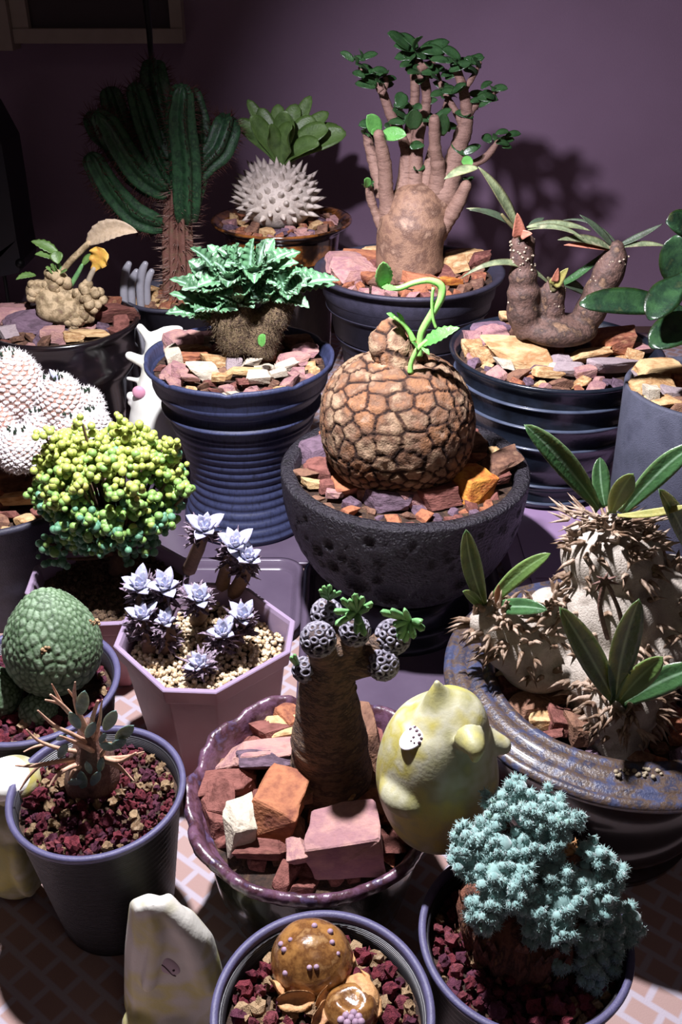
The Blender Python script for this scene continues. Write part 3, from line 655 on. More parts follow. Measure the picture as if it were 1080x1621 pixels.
# ------------------------------------------------------------------ 3 fat-trunked tree
def adenia():
    cx, cy, h, R = potpos(648, 424, 299, 16)
    t = thing('potted_fat_trunk_tree', 'fat brown trunk with many upright branches and small green leaves', 'potted plant', (cx, cy, 0))
    pr = [(.1, 0), (R*.6, 0), (R*.66, h*.3), (R*.72, h*.55), (R*.74, h*.56), (R*.74, h*.62), (R*.8, h*.64), (R*.84, h*.78), (R*.88, h*.79), (R*.9, h*.86), (R*.92, h*.87), (R*.93, h-.9), (R*.93, h-.5), (R*1.0, h-.35), (R*1.01, h-.05), (R*.98, h), (R*.93, h-.1), (R*.88, h-.9), (R*.8, h-3)]
    lathe(MB(), pr, 96, (cx, cy, 0)).part('pot_body', M['slate'], t)
    mb = MB()
    for k, zz in enumerate((h*.62, h*.8)):
        lathe(mb, [(R*.77+k*.8, zz-.12), (R*.79+k*.8, zz), (R*.77+k*.8, zz+.12)], 96, (cx, cy, 0))
    mb.part('ridge', M['slate'], t)
    sz = h-.6; soil(t, (cx, cy), sz-.2, R*.88, M['soil']); Y = cy
    mb = MB()
    ptube(mb, [(650, 430, 54), (648, 405, 53), (650, 375, 54), (655, 350, 56), (657, 338, 50)], Y, 28, round_end=True)
    tube(mb, [at_y(655, 350, Y), at_y(690, 322, Y), at_y(700, 305, Y)], [2.4, 1.5, .8], 20)
    B = [([(622, 345, 22), (612, 310, 13), (609, 262, 12), (600, 214, 9)], 0, -1.6), ([(608, 310, 12), (597, 272, 11), (586, 235, 9), (580, 212, 6)], 0, .5), ([(606, 362, 9), (596, 340, 7), (587, 315, 7), (584, 296, 5)], 0, -.5),
         ([(630, 330, 16), (644, 275, 10), (640, 228, 8), (618, 180, 8), (604, 140, 6)], 0, .8), ([(655, 320, 16), (661, 225, 10), (676, 156, 8), (663, 100, 8), (655, 80, 4)], 0, 1), ([(640, 325, 18), (646, 225, 9), (657, 156, 8), (655, 105, 6)], 0, 2.0),
         ([(690, 318, 18), (694, 270, 12), (689, 234, 10), (688, 190, 9)], 0, -1.4), ([(698, 320, 24), (714, 275, 18), (728, 228, 14), (739, 185, 11), (733, 140, 8), (722, 108, 6)], 0, 0), ([(690, 372, 18), (706, 352, 14), (722, 327, 12), (738, 294, 9)], 0, -1.2),
         ([(720, 275, 9), (745, 262, 7), (770, 248, 6), (788, 225, 4)], 0, .5), ([(738, 185, 8), (758, 160, 6), (776, 150, 5), (790, 142, 3)], 0, .5), ([(672, 300, 12), (684, 240, 8), (700, 190, 6), (712, 150, 5)], 0, 1.5),
         ([(735, 200, 7), (715, 165, 5), (700, 140, 4), (694, 118, 3)], 0, 1), ([(663, 110, 6), (690, 95, 4), (705, 80, 3)], 0, .8), ([(604, 145, 6), (590, 125, 4), (570, 108, 3)], 0, .6), ([(604, 150, 5), (612, 130, 4), (604, 110, 4)], 0, .6), ([(733, 145, 6), (750, 120, 4), (760, 100, 3)], 0, .6)]
    mb.part('trunk', M['trunk'], t, remesh=.16, smoothit=4)
    for L, _, dy in B:
        m_ = MB(); ptube(m_, [(x, y, r, dy*(i/(len(L)-1))*1.5) for i, (x, y, r) in enumerate(L)], Y, 14, sub=10, mod=lambda a, q, p: 1+.04*math.sin(p.z*11)+.14*noise.noise(p*1.3)+.06*noise.noise(p*5)); m_.part('branch', M['branch'], t)
    rg = random.Random(5)
    tips = [((601, 212), 5, 1), ((580, 212), 3, .6), ((584, 296), 2, .7), ((604, 130), 7, .9), ((590, 120), 6, .9), ((663, 85), 10, 1.2), ((655, 110), 7, 1), ((688, 190), 3, .8), ((722, 108), 8, 1), ((739, 290), 2, .6), ((788, 225), 6, .8), ((775, 150), 6, .9), ((712, 150), 6, .9), ((694, 120), 5, .8), ((640, 185), 4, .9), ((655, 180), 4, .9), ((700, 200), 3, 1), ((733, 245), 3, .8), ((650, 235), 2, .8), ((660, 270), 2, .6), ((745, 175), 6, .9), ((570, 105), 4, .8), ((752, 105), 4, .8)]
    for (x, y), n, sc in tips:
        for k in range(n+2):
            a = rg.uniform(0, 2*PI); p = at_y(x+rg.uniform(-14, 14)*(n > 3), y+rg.uniform(-14, 14)*(n > 3), Y+rg.uniform(-1.5, 1.5)); d = Vector((math.cos(a), math.sin(a)*.8, rg.uniform(-.2, .6))); Ln = rg.uniform(1.2, 1.9)*sc
            mb = MB(); blade(mb, p, p+d*Ln*.5+Vector((0, 0, .2)), p+d*Ln, Ln*.52, up=Vector((rg.uniform(-.5, .5), -.7, .7)), prof='oval', fold=.15, thick=.06, nu=8)
            mb.part('leaf', M['adleaf'], t)
    for a, b, w, m in (((600, 212), (581, 182), 26, 'grnleaf'), ((604, 214), (644, 214), 22, 'grnleaf'), ((600, 214), (588, 212), 16, 'grnleaf'), ((655, 205), (655, 172), 28, 'adleaf'), ((640, 148), (630, 170), 22, 'adleaf'), ((700, 215), (702, 178), 22, 'adleaf'), ((584, 296), (577, 284), 16, 'grnleaf'), ((732, 252), (748, 262), 16, 'grnleaf')):
        pleaf(t, M[m], a, b, w, Y, -1.5, -2.4, 3, prof='oval', up=Vector((0, -1, .4)), nu=10)
    r = R_
    L = [(540, 415, 52, 30, r['pink'], 0), (562, 430, 56, 36, r['pink'], 35), (570, 405, 54, 20, r['orange'], 0), (590, 440, 30, 24, r['orange'], 0), (636, 430, 60, 30, r['tan'], 10), (665, 442, 60, 26, r['orange'], 0), (690, 430, 50, 24, r['red'], 0), (712, 420, 56, 34, r['tan'], 15, .5), (735, 410, 46, 30, r['tan'], 20), (764, 413, 30, 36, r['red'], 0, .5), (675, 425, 30, 14, r['grey'], 0), (715, 445, 30, 16, r['bright'], 0), (610, 448, 40, 14, r['brown'], 0), (580, 392, 30, 16, r['tan'], 0), (745, 395, 30, 16, r['brown'], 0)]
    av = pstones(t, L, sz, lim=(cx, cy, R*.9))
    scatter(t, (cx, cy), sz-.15, R*.87, 80, 1, 2, [r['pink'], r['orange'], r['red'], r['brown']], ROCKS, avoid=[(cx, cy, 2.6)]+[(a[0], a[1], a[2]*.75) for a in av])
adenia()

# ------------------------------------------------------------------ 4 glossy black banded pot with stub trunks
def blackpot():
    cx, cy, h, R = potpos(880, 552, 336, 15.1); z0 = 3.15
    t = thing('potted_stub_succulent', 'brown dotted stubs with long hairy leaves in glossy black banded pot', 'potted plant', (cx, cy, z0))
    H = h-z0
    pr = [(.1, 0), (R*.62, 0), (R*.64, .4), (R*.6, .9), (R*.62, 1.4), (R*.66, 1.8), (R*.64, 2.2), (R*.72, 3.2), (R*.76, 3.6), (R*.78, 4.6), (R*.8, 5.2), (R*.84, 5.4), (R*.83, 5.7), (R*.86, 6.8), (R*.9, 7.1), (R*.89, 7.4), (R*.90, 8.4), (R*.93, 8.7), (R*.92, 9.0), (R*.93, H-.5), (R*.99, H-.25), (R*1.0, H-.02), (R*.975, H+.04), (R*.94, H-.1), (R*.9, H-1.2), (R*.8, H-2.5)]
    lathe(MB(), pr, 110, (cx, cy, z0)).part('pot_body', M['blackgl'], t)
    for rr, zz in ((R*.915, 7.2), (R*.945, 8.75), (R*.85, 5.45), (R*.67, 1.9), (R*.655, .45)):
        lathe(MB(), [(rr-.15, zz-.11), (rr-.02, zz-.07), (rr+.03, zz), (rr-.02, zz+.07), (rr-.15, zz+.11)], 110, (cx, cy, z0)).part('ridge', M['ridge'], t)
    sz = h-.7; soil(t, (cx, cy), sz-.2, R*.89, M['soil']); Y = cy-.5
    mb = MB(); ell(mb, at_y(885, 522, Y), (2.7, 1.9, 1.1), 4)
    for L in ([(842, 522, 24), (829, 500, 26), (829, 455, 24), (827, 415, 19), (828, 385, 20), (828, 370, 8)], [(880, 522, 20), (875, 500, 19), (875, 475, 20), (877, 455, 17)], [(915, 522, 24), (932, 498, 25), (957, 447, 26), (972, 410, 22), (976, 394, 14)]):
        ptube(mb, L, Y, 20, sub=6, mod=lambda a, q, p: 1+.05*math.sin(p.z*5)+.12*noise.noise(p*1.6))
    mb.part('stem', M['brownstub'], t, remesh=.15, smoothit=3)
    mb = MB(); rg = random.Random(9)
    for A, B, r, n in (((829, 460), (827, 378), 21, 60), ((875, 500), (877, 455), 19, 40), ((935, 490), (974, 405), 23, 60), ((828, 500), (828, 450), 26, 8)):
        for k in range(n):
            q = rg.random(); a = rg.uniform(-PI, 0); px = A[0]+(B[0]-A[0])*q; py = A[1]+(B[1]-A[1])*q; p = at_y(px, py, Y); s = sc_at(p)
            d = Vector((math.cos(a), math.sin(a), 0)); rr = rg.uniform(.06, .12); ell(mb, p+d*r*s*.9, (rr, rr, rr*.8), 1)
    mb.part('scars', M['dots'], t, kind='stuff')
    O, D = M['olive'], M['dkolive']
    for a, b, w, m, arch, dy in (((822, 366), (757, 264), 26, O, 10, -1), ((757, 266), (703, 284), 20, O, 6, -1.2), ((818, 362), (743, 333), 16, D, 14, -1), ((800, 352), (738, 330), 12, O, 8, 0), ((836, 362), (862, 345), 12, D, 3, 1), ((834, 360), (936, 366), 16, O, 14, -.5), ((836, 364), (925, 378), 12, O, 20, -1.5),
                                 ((872, 452), (728, 442), 14, M['olive'], 62, -1), ((880, 455), (966, 392), 13, M['adleaf'], -14, 1), ((890, 450), (932, 468), 28, D, 4, 1),
                                 ((972, 396), (883, 380), 20, O, 14, -1), ((972, 392), (918, 340), 16, D, 4, 0), ((978, 390), (1050, 354), 12, D, -4, 0), ((980, 392), (1056, 390), 12, O, 8, -.5), ((968, 396), (893, 388), 14, M['redleaf'], 4, -1), ((985, 396), (880, 352), 6, D, 40, 2)):
        pleaf(t, m, a, b, w, Y, 0, dy, arch, prof='lance', fold=.35, thick=.1, nu=16)
    for a, b, w in (((822, 375), (819, 337), 26), ((824, 372), (843, 370), 18)): pleaf(t, M['redleaf'], a, b, w, Y, -1, -1.6, 2, prof='tri', up=Vector((0, -1, .2)))
    pleaf(t, M['yleaf'], (876, 452), (900, 424), 24, Y, -1, -1.5, 2, prof='tri', up=Vector((0, -1, .3))); pleaf(t, M['redleaf'], (878, 446), (884, 424), 14, Y, -1.2, -1.5, 2, prof='tri', up=Vector((0, -1, .3)))
    mb = MB()
    ptube(mb, [(828, 378, 6), (818, 365, 4), (805, 352, 3), (795, 340, 2.5)], Y-.6, 8); ptube(mb, [(877, 460, 6), (873, 448, 4), (868, 440, 2.5)], Y-.6, 8); mb.part('leaf_stalk', M['olive'], t)
    r = R_
    L = [(760, 520, 50, 26, r['purple'], 10), (780, 530, 40, 26, r['pink'], 10), (812, 522, 44, 26, r['brown'], 0), (806, 503, 26, 20, r['tan'], 0, .8), (748, 550, 28, 26, r['tan'], 20), (770, 560, 36, 28, r['tan'], 20), (824, 562, 84, 50, r['tan'], -5, .5), (872, 553, 40, 34, r['orange'], -30, .4), (906, 547, 54, 26, r['purple'], 0), (928, 563, 62, 28, r['tan'], 12, .4), (967, 540, 60, 46, r['orange'], 0, .7), (975, 578, 74, 30, r['grey'], 18, .5), (905, 585, 50, 20, r['grey'], 5), (884, 582, 30, 18, r['cream'], 0), (868, 590, 40, 14, r['tan'], 0), (888, 572, 26, 22, r['grey'], 10), (925, 588, 34, 18, r['pink'], 20), (1020, 552, 40, 20, r['pink'], 0), (1000, 520, 70, 18, r['red'], 0), (1005, 560, 20, 20, r['tan'], 0), (798, 575, 24, 16, r['cream'], 0), (740, 530, 26, 20, r['pink'], 0)]
    av = pstones(t, L, sz, lim=(cx, cy, R*.91))
    scatter(t, (cx, cy), sz-.15, R*.88, 110, .8, 1.8, [r['pink'], r['tan'], r['purple'], r['brown'], r['orange']], ROCKS, avoid=[(a[0], a[1], a[2]*.75) for a in av])
blackpot()

# ------------------------------------------------------------------ 5 spiky silver ball with green rosette
def spikyball():
    cx, cy, h, R = potpos(446, 346, 224, 13.5)
    t = thing('potted_spiny_ball', 'silver spiked ball with broad green leaf rosette in amber glazed pot', 'potted plant', (cx, cy, 0))
    pr = [(.1, 0), (R*.6, 0), (R*.68, 2), (R*.7, 6), (R*.76, h-4.1), (R*.84, h-3.8), (R*.86, h-3.5), (R*.78, h-3.3)]
    lathe(MB(), pr, 90, (cx, cy, 0)).part('pot_body', M['brownglz'], t)
    lathe(MB(), [(R*.78, h-3.3), (R*.8, h-2.6), (R*.81, h-1.7), (R*.82, h-1.2)], 90, (cx, cy, 0)).part('glaze_band', M['amber'], t, label='amber glazed band')
    lathe(MB(), [(R*.82, h-1.2), (R*.86, h-.8), (R*.97, h-.4), (R*.985, h-.25)], 90, (cx, cy, 0)).part('rim', M['brownglz'], t, label='dark flared rim')
    lathe(MB(), [(R*.985, h-.25), (R*1.0, h-.15), (R*.99, h), (R*.95, h-.05), (R*.86, h-.5), (R*.8, h-1.5), (R*.7, h-2.5)], 90, (cx, cy, 0)).part('lip', M['amber'], t, label='golden brown rim edge')
    sz = h-.5; soil(t, (cx, cy), sz-.2, R*.86, M['soil']); Y = cy
    c = at_y(440, 312, Y); s = sc_at(c); mb = MB(); rx = 60*s
    ell(mb, c, (rx, rx, 50*s), 4); mb.part('caudex', M['silverb'], t)
    mb = MB(); n = 125
    for k in range(n):
        zz = 1-1.5*(k+.5)/n; a = k*2.39996; rr = math.sqrt(max(0, 1-zz*zz)); d = Vector((rr*math.cos(a), rr*math.sin(a), zz)); p = c+Vector((d.x*rx, d.y*rx, d.z*50*s))*.97
        cone(mb, p, d+Vector((random.uniform(-.2, .2), random.uniform(-.2, .2), .25)), .36, random.uniform(.7, 1.3), 7)
    mb.part('spikes', M['silverb'], t, kind='stuff')
    base = (444, 264)
    for b, w, arch, dy in (((392, 158), 20, 14, 1.5), ((374, 193), 30, 20, 0), ((396, 185), 30, 16, -1), ((440, 165), 28, 6, 2), ((455, 176), 36, 14, -1), ((462, 204), 40, 20, -2.2), ((492, 152), 24, 8, 2), ((520, 178), 26, 16, 1.5), ((548, 212), 40, 22, 0), ((520, 205), 36, 24, -.8), ((410, 172), 26, 20, 1), ((470, 165), 30, 14, 1.5), ((500, 190), 34, 24, .5), ((540, 205), 26, 34, 1.5), ((505, 230), 30, 24, -1.5), ((425, 200), 26, 16, -2)):
        pleaf(t, M['topleaf'], base, b, w, Y, 0, dy*1.3, arch, prof='paddle', fold=.25, thick=.12, nu=14, up=Vector((0, -.75, .6)))
    r = R_
    scatter(t, (cx, cy), sz-.05, R*.88, 120, .9, 1.9, [r['pink'], r['tan'], r['brown'], r['purple'], r['orange']], ROCKS, avoid=[(c.x, c.y, 2.4)])
spikyball()

# ------------------------------------------------------------------ 6 tall branching cactus
def cactus():
    Y = 86.0; p = at_z(282, 492, 9.5); cx, cy = at_y(280, 480, Y).x, Y; h = 10.5
    t = thing('potted_cactus', 'tall branching green cactus with dark red spines behind the pots', 'potted plant', (cx, cy, 0))
    lathe(MB(), [(.1, 0), (3.5, 0), (4.6, h-.4), (4.9, h-.3), (4.9, h), (4.6, h), (4.4, h-1.5)], 60, (cx, cy, 0)).part('pot_body', M['slate'], t)
    soil(t, (cx, cy), h-.7, 4.5, M['soil'])
    scatter(t, (cx, cy), h-.6, 4.5, 60, .8, 1.6, [R_['brown'], R_['tan'], R_['orange']], ROCKS, avoid=[(cx, cy, 1)])
    def rib(nr): return lambda a, q, p: 1+.22*math.cos(nr*a)
    B = [([(256, 356, 12), (238, 352, 17), (211, 340, 19), (185, 314, 18), (167, 290, 17), (148, 256, 15)], -1.0), ([(262, 300, 14), (245, 295, 18), (215, 272, 20), (190, 236, 20), (170, 200, 18), (160, 187, 14)], -1), ([(280, 300, 12), (262, 276, 17), (244, 235, 17), (230, 193, 18), (216, 146, 15)], 0),
         ([(296, 348, 14), (294, 325, 20), (293, 259, 22), (286, 190, 21), (288, 150, 17)], -1.3), ([(281, 250, 18), (262, 200, 22), (246, 140, 22), (244, 112, 18)], 1.5), ([(300, 290, 14), (325, 258, 18), (344, 237, 22), (356, 207, 22), (359, 196, 16)], 1), ([(240, 285, 14), (212, 240, 19), (190, 195, 20), (177, 155, 17)], 1), ([(185, 235, 12), (160, 212, 15), (148, 190, 14)], .5), ([(300, 330, 14), (312, 260, 19), (312, 205, 20), (303, 155, 16)], .8)]
    rg = random.Random(2)
    m_ = MB(); P, R = ptube(m_, [(284, 505, 22), (283, 450, 21), (282, 400, 21), (281, 360, 20), (281, 300, 16)], Y, 56, sub=6, mod=rib(7)); st = m_.part('stem', M['cactstem'], t)
    mb = MB()
    for k in range(420):
        i = rg.randrange(len(P)); a = rg.uniform(-PI, PI)*1.0; d = Vector((math.cos(a), math.sin(a), rg.uniform(-.1, .25))); cone(mb, P[i]+Vector((math.cos(a), math.sin(a), 0))*R[i]*1.1+Vector((0, 0, rg.uniform(-.4, .4))), d, .045, rg.uniform(.9, 1.5), 3)
    mb.part('spines', M['spinep'], st, kind='stuff')
    for L, dy in B:
        m_ = MB(); P, R = ptube(m_, [(x, y, r, dy*(i/(len(L)-1))*2) for i, (x, y, r) in enumerate(L)], Y, 48, sub=6, mod=rib(6)); br = m_.part('branch', M['cactus'], t)
        FR = frames(P); mb = MB()
        for i in range(1, len(P)-3):
            for k in range(6):
                if rg.random() < .25: continue
                a = k*PI/3; tt, u, v = FR[i]; n = u*math.cos(a)+v*math.sin(a)
                for _ in range(3): cone(mb, P[i]+n*R[i]*1.2+tt*rg.uniform(-.3, .3), n+Vector((rg.uniform(-.5, .5), rg.uniform(-.5, .5), rg.uniform(-.4, .6))), .03, rg.uniform(.5, 1.1), 3)
        for k in range(40):
            d = Vector((rg.gauss(0, 1), rg.gauss(0, 1), abs(rg.gauss(0, 1)))).normalized(); cone(mb, P[-4]+d*R[-4]*.9, d, .03, rg.uniform(.6, 1.3), 3)
        mb.part('spines', M['spine'], br, kind='stuff')
    # folded clear tubes beside the cactus
    t2 = thing('plastic_tubing', 'bundle of shiny grey bent tubing standing behind the left pot', 'tubing', (at_y(215, 480, 83).x, 83, 0))
    for k, x in enumerate((196, 208, 222, 232)):
        m_ = MB(); a = at_y(x, 540, 83+k*.2); 
        ptube(m_, [(x+3, 560, 5), (x+2, 500, 6), (x, 455, 6.5), (x+3, 430+(k % 2)*10, 6.5), (x+8, 418+(k % 2)*12, 5)], 83+(k % 2)*.6, 12)
        tube(m_, [(a.x+.1, 83, .05), (a.x+.1, 83, 8), a], [.3, .3, .3], 8); m_.part('tube', M['chrome'], t2)
cactus()

# ------------------------------------------------------------------ 7 knobby caudex, left back
def leftback():
    cx, cy, h, R = potpos(96, 505, 245, 13)
    t = thing('potted_knobby_caudex', 'knobby tan caudex with few speckled leaves in brown glazed pot', 'potted plant', (cx, cy, 0))
    H = h
    pr = [(.1, 0), (R*.62, 0), (R*.7, H*.3), (R*.76, H*.55), (R*.86, H*.62), (R*.94, H*.72), (R*.9, H*.76), (R*.93, H-.8), (R*1.0, H-.4), (R*1.0, H-.05), (R*.95, H), (R*.92, H-.3), (R*.86, H-1.5)]
    lathe(MB(), pr, 90, (cx, cy, 0), lambda a, i, r, z: (r+.06*noise.noise(Vector((math.cos(a)*3, math.sin(a)*3, z))), z)).part('pot_body', M['darkglz'], t)
    sz = h-.5; soil(t, (cx, cy), sz-.2, R*.9, M['soil']); Y = cy
    mb = MB(); K = [(95, 490, 42, 22), (62, 462, 24, 20), (90, 445, 22, 20), (80, 480, 26, 24), (140, 475, 24, 26), (118, 500, 24, 20), (130, 495, 18, 16), (100, 470, 26, 20)]
    for x, y, a, b in K:
        p = at_y(x, y, Y-(.8 if y > 470 else 0)); s = sc_at(p); ell(mb, p, (a*s*.9, a*s*.75, b*s), 3)
    mb.part('caudex', M['tanknob'], t, remesh=.16, smoothit=3)
    mb = MB(); rg = random.Random(4)
    for x, y, a, b, n in ((90, 445, 22, 20, 16), (118, 502, 24, 20, 26), (142, 472, 24, 24, 18), (132, 497, 18, 14, 12), (60, 462, 22, 18, 8)):
        p = at_y(x, y, Y-(.8 if y > 470 else 0)); s = sc_at(p)
        for k in range(n):
            d = Vector((rg.gauss(0, 1), -abs(rg.gauss(0, 1)), rg.gauss(0, .8)+.3)).normalized(); ell(mb, p+Vector((d.x*a*s*.85, d.y*a*s*.75, d.z*b*s)), rg.uniform(.3, .48), 2)
    mb.part('knobs', M['tanknob'], t, kind='stuff')
    mb = MB(); ptube(mb, [(97, 432, 5), (110, 415, 5), (125, 400, 5), (141, 385, 5)], Y, 8); mb.part('leaf_stalk', M['tanknob'], t)
    mb = MB(); ptube(mb, [(127, 480, 7), (135, 460, 5), (142, 440, 4.5), (149, 426, 4.5)], Y-1, 8); mb.part('leaf_stalk', M['dots'], t)
    mb = MB(); ptube(mb, [(112, 452, 4), (122, 435, 4), (130, 420, 3)], Y, 8); mb.part('leaf_stalk', M['fingleaf'], t)
    mb = MB(); ptube(mb, [(97, 430, 4), (92, 415, 3), (85, 405, 3)], Y, 8); mb.part('leaf_stalk', M['fingleaf'], t)
    pleaf(t, M['dorleaf'], (139, 386), (218, 368), 34, Y, 0, -1, 24, prof='lance', fold=.6, wave=.15, wf=8, nu=24, up=Vector((0, -1, .5)))
    pleaf(t, M['autleaf'], (148, 428), (165, 394), 34, Y, -1, -1.4, 0, prof='paddle', wave=.3, wf=3, up=Vector((-.2, -1, .2)), nu=14)
    G = M['topleaf']
    pleaf(t, G, (92, 402), (49, 382), 20, Y, 0, 0, 6, teeth=.1); pleaf(t, G, (94, 410), (55, 403), 18, Y, 0, -.5, 6, teeth=.1); pleaf(t, G, (88, 398), (92, 418), 22, Y, -.5, -1, 2)
    pleaf(t, G, (57, 436), (25, 443), 14, Y, 0, -1, 6, teeth=.1); pleaf(t, G, (130, 420), (150, 403), 16, Y, 0, 0, 4)
    for b in ((72, 423), (78, 430), (106, 428), (88, 420), (80, 418)): pleaf(t, M['pachleafb'], (92, 436), b, 8, Y, -.5, -1, 2, prof='finger')
    r = R_
    L = [(10, 495, 50, 30, r['pink'], 0), (50, 512, 62, 40, r['purple'], 5, .4), (85, 528, 34, 26, r['pink'], 0), (180, 495, 66, 36, r['red'], 10, .6), (165, 480, 40, 24, r['orange'], 0), (115, 532, 34, 16, r['tan'], 0), (150, 530, 50, 12, r['tan'], 0), (12, 525, 30, 24, r['grey'], 30), (200, 512, 24, 20, r['red'], 0), (30, 490, 30, 24, r['brown'], 0)]
    av = pstones(t, L, sz, lim=(cx, cy, R*.92))
    scatter(t, (cx, cy), sz-.1, R*.9, 90, .9, 1.9, [r['pink'], r['purple'], r['brown'], r['red']], ROCKS, avoid=[(cx, cy, 2)]+[(a[0], a[1], a[2]*.75) for a in av])
leftback()

# ------------------------------------------------------------------ 8 woolly cactus cluster
def woolly():
    cx, cy, h, R = potpos(-14, 762, 320, 13)
    t = thing('potted_woolly_cactus', 'cluster of white woolly cactus heads in black pot at left edge', 'potted plant', (cx, cy, 0))
    pr = [(.1, 0), (R*.7, 0), (R*.78, h*.4), (R*.85, h*.7), (R*.9, h*.72), (R*.9, h*.8), (R*.93, h*.82), (R*.94, h-.6), (R*1.0, h-.4), (R*1.0, h-.05), (R*.96, h), (R*.92, h-.3), (R*.9, h-1.5)]
    lathe(MB(), pr, 90, (cx, cy, 0)).part('pot_body', M['slate'], t)
    sz = h-.8; soil(t, (cx, cy), sz-.2, R*.91, M['soil'])
    rg = random.Random(12); Y = cy
    heads = [(22, 615, 52, 66, 1.2), (97, 645, 43, 58, .3), (140, 645, 27, 34, .8), (34, 712, 43, 40, -2.2), (118, 690, 38, 44, -.6), (150, 672, 26, 30, 0), (-10, 680, 44, 60, -.4), (70, 690, 34, 50, -.4), (-40, 640, 40, 60, 1)]
    for x, y, a, b, dy in heads:
        p = at_y(x, y, Y+dy); s = sc_at(p); hd = MB(); ra, rb = a*s*.9, b*s*.95; ell(hd, p, (ra, ra, rb), 4); hb = hd.part('head', M['woolb'], t)
        mb = MB(); n = int(250*a/43)
        for k in range(n):
            zz = 1-1.75*(k+.5)/n; an = k*2.39996; rr = math.sqrt(max(0, 1-zz*zz)); d = Vector((rr*math.cos(an), rr*math.sin(an), zz))
            q = p+Vector((d.x*ra, d.y*ra, d.z*rb)); sz_ = rg.uniform(.15, .24)
            rot = d.to_track_quat('Z', 'Y').to_matrix(); ell(mb, q, (sz_*1.2, sz_*.75, sz_*.55), 1, rot)
            for _ in range(3): cone(mb, q, d+Vector((rg.uniform(-1, 1), rg.uniform(-1, 1), rg.uniform(-1, 1)))*.9, .025, .32, 3)
        mb.part('wool', M['wool'], hb, kind='stuff')
        if dy != 1.2 or True:
            mb = MB()
            for k in range(9):
                q = p+Vector((rg.uniform(-.4, .4)*ra, rg.uniform(-.5, 0)*ra, rb*1.02)); cone(mb, q, Vector((rg.uniform(-.4, .4), rg.uniform(-.6, .2), 1)), .08, .3, 5)
            mb.part('tip_growth', M['egg'], hb, kind='stuff')
    pleaf(t, M['silver'], (92, 604), (78, 584), 9, Y, -.3, -.4, 2)
    L = [(5, 762, 60, 40, R_['brown'], 10, .5), (60, 768, 60, 36, R_['brown'], -10, .3), (30, 788, 50, 20, R_['tan'], 0), (-20, 780, 40, 30, R_['orange'], 0)]
    av = pstones(t, L, sz, lim=(cx, cy, R*.92))
    scatter(t, (cx, cy), sz-.1, R*.9, 70, .9, 1.8, [R_['brown'], R_['red'], R_['tan']], ROCKS, avoid=[(a[0], a[1], a[2]*.75) for a in av])
woolly()

# ------------------------------------------------------------------ square pots
def sqring(c, Rr, z, rot, cut=.22):
    """cut-corner square: Rr = half diagonal distance measured to the cut corner faces"""
    hs = Rr*.78; q = cut*hs*2; pts = []
    for k in range(4):
        a = rot+k*PI/2; u = Vector((math.cos(a), math.sin(a), 0)); v = Vector((-math.sin(a), math.cos(a), 0))
        pts.append(Vector((c[0], c[1], z))+u*hs+v*(hs-q/1.0)); pts.append(Vector((c[0], c[1], z))+v*hs+u*(hs-q/1.0))
    return pts
def sqpot(t, c, h, Rr, rot, m):
    mb = MB(); prs = [(Rr*.72, 0), (Rr*.90, h-1.3), (Rr*.905, h-1.1), (Rr*.97, h-.9), (Rr*1.0, h-.05), (Rr*.99, h), (Rr*.94, h), (Rr*.92, h-.2), (Rr*.87, h-1.4), (Rr*.85, h-2.5)]
    vs = []
    for r, z in prs: vs += sqring(c, r, z, rot)
    fs = [(i*8+j, i*8+(j+1) % 8, (i+1)*8+(j+1) % 8, (i+1)*8+j) for i in range(len(prs)-1) for j in range(8)]+[tuple(range(7, -1, -1))]
    nb = 4*8; mb.add(vs[:nb+8], [f for f in fs if max(f) < nb+8]); o = mb.part('pot_body', m, t, smooth=False)
    m2 = MB(); m2.add(vs[nb:], [tuple(i-nb for i in f) for f in fs if min(f) >= nb]); m2.part('rim', M['rimpl'], t, smooth=False, label='pale lilac rim edge')
    b = o.modifiers.new('b', 'BEVEL'); b.width = .0006; b.segments = 2
    return o
def sqsoil(t, c, z, Rr, rot, m):
    mb = MB(); ring = sqring(c, Rr, z, rot); n = 8; k = 6; vs = [Vector((c[0], c[1], z))]
    for i in range(1, k+1):
        for j in range(n):
            p = vs[0].lerp(ring[j], i/k); p.z += .12*noise.noise(p*1.7); vs.append(p)
    fs = [(0, 1+j, 1+(j+1) % n) for j in range(n)]
    for i in range(k-1):
        for j in range(n): fs.append((1+i*n+j, 1+(i+1)*n+j, 1+(i+1)*n+(j+1) % n, 1+i*n+(j+1) % n))
    mb.add(vs, fs); mb.part('soil', m, t)

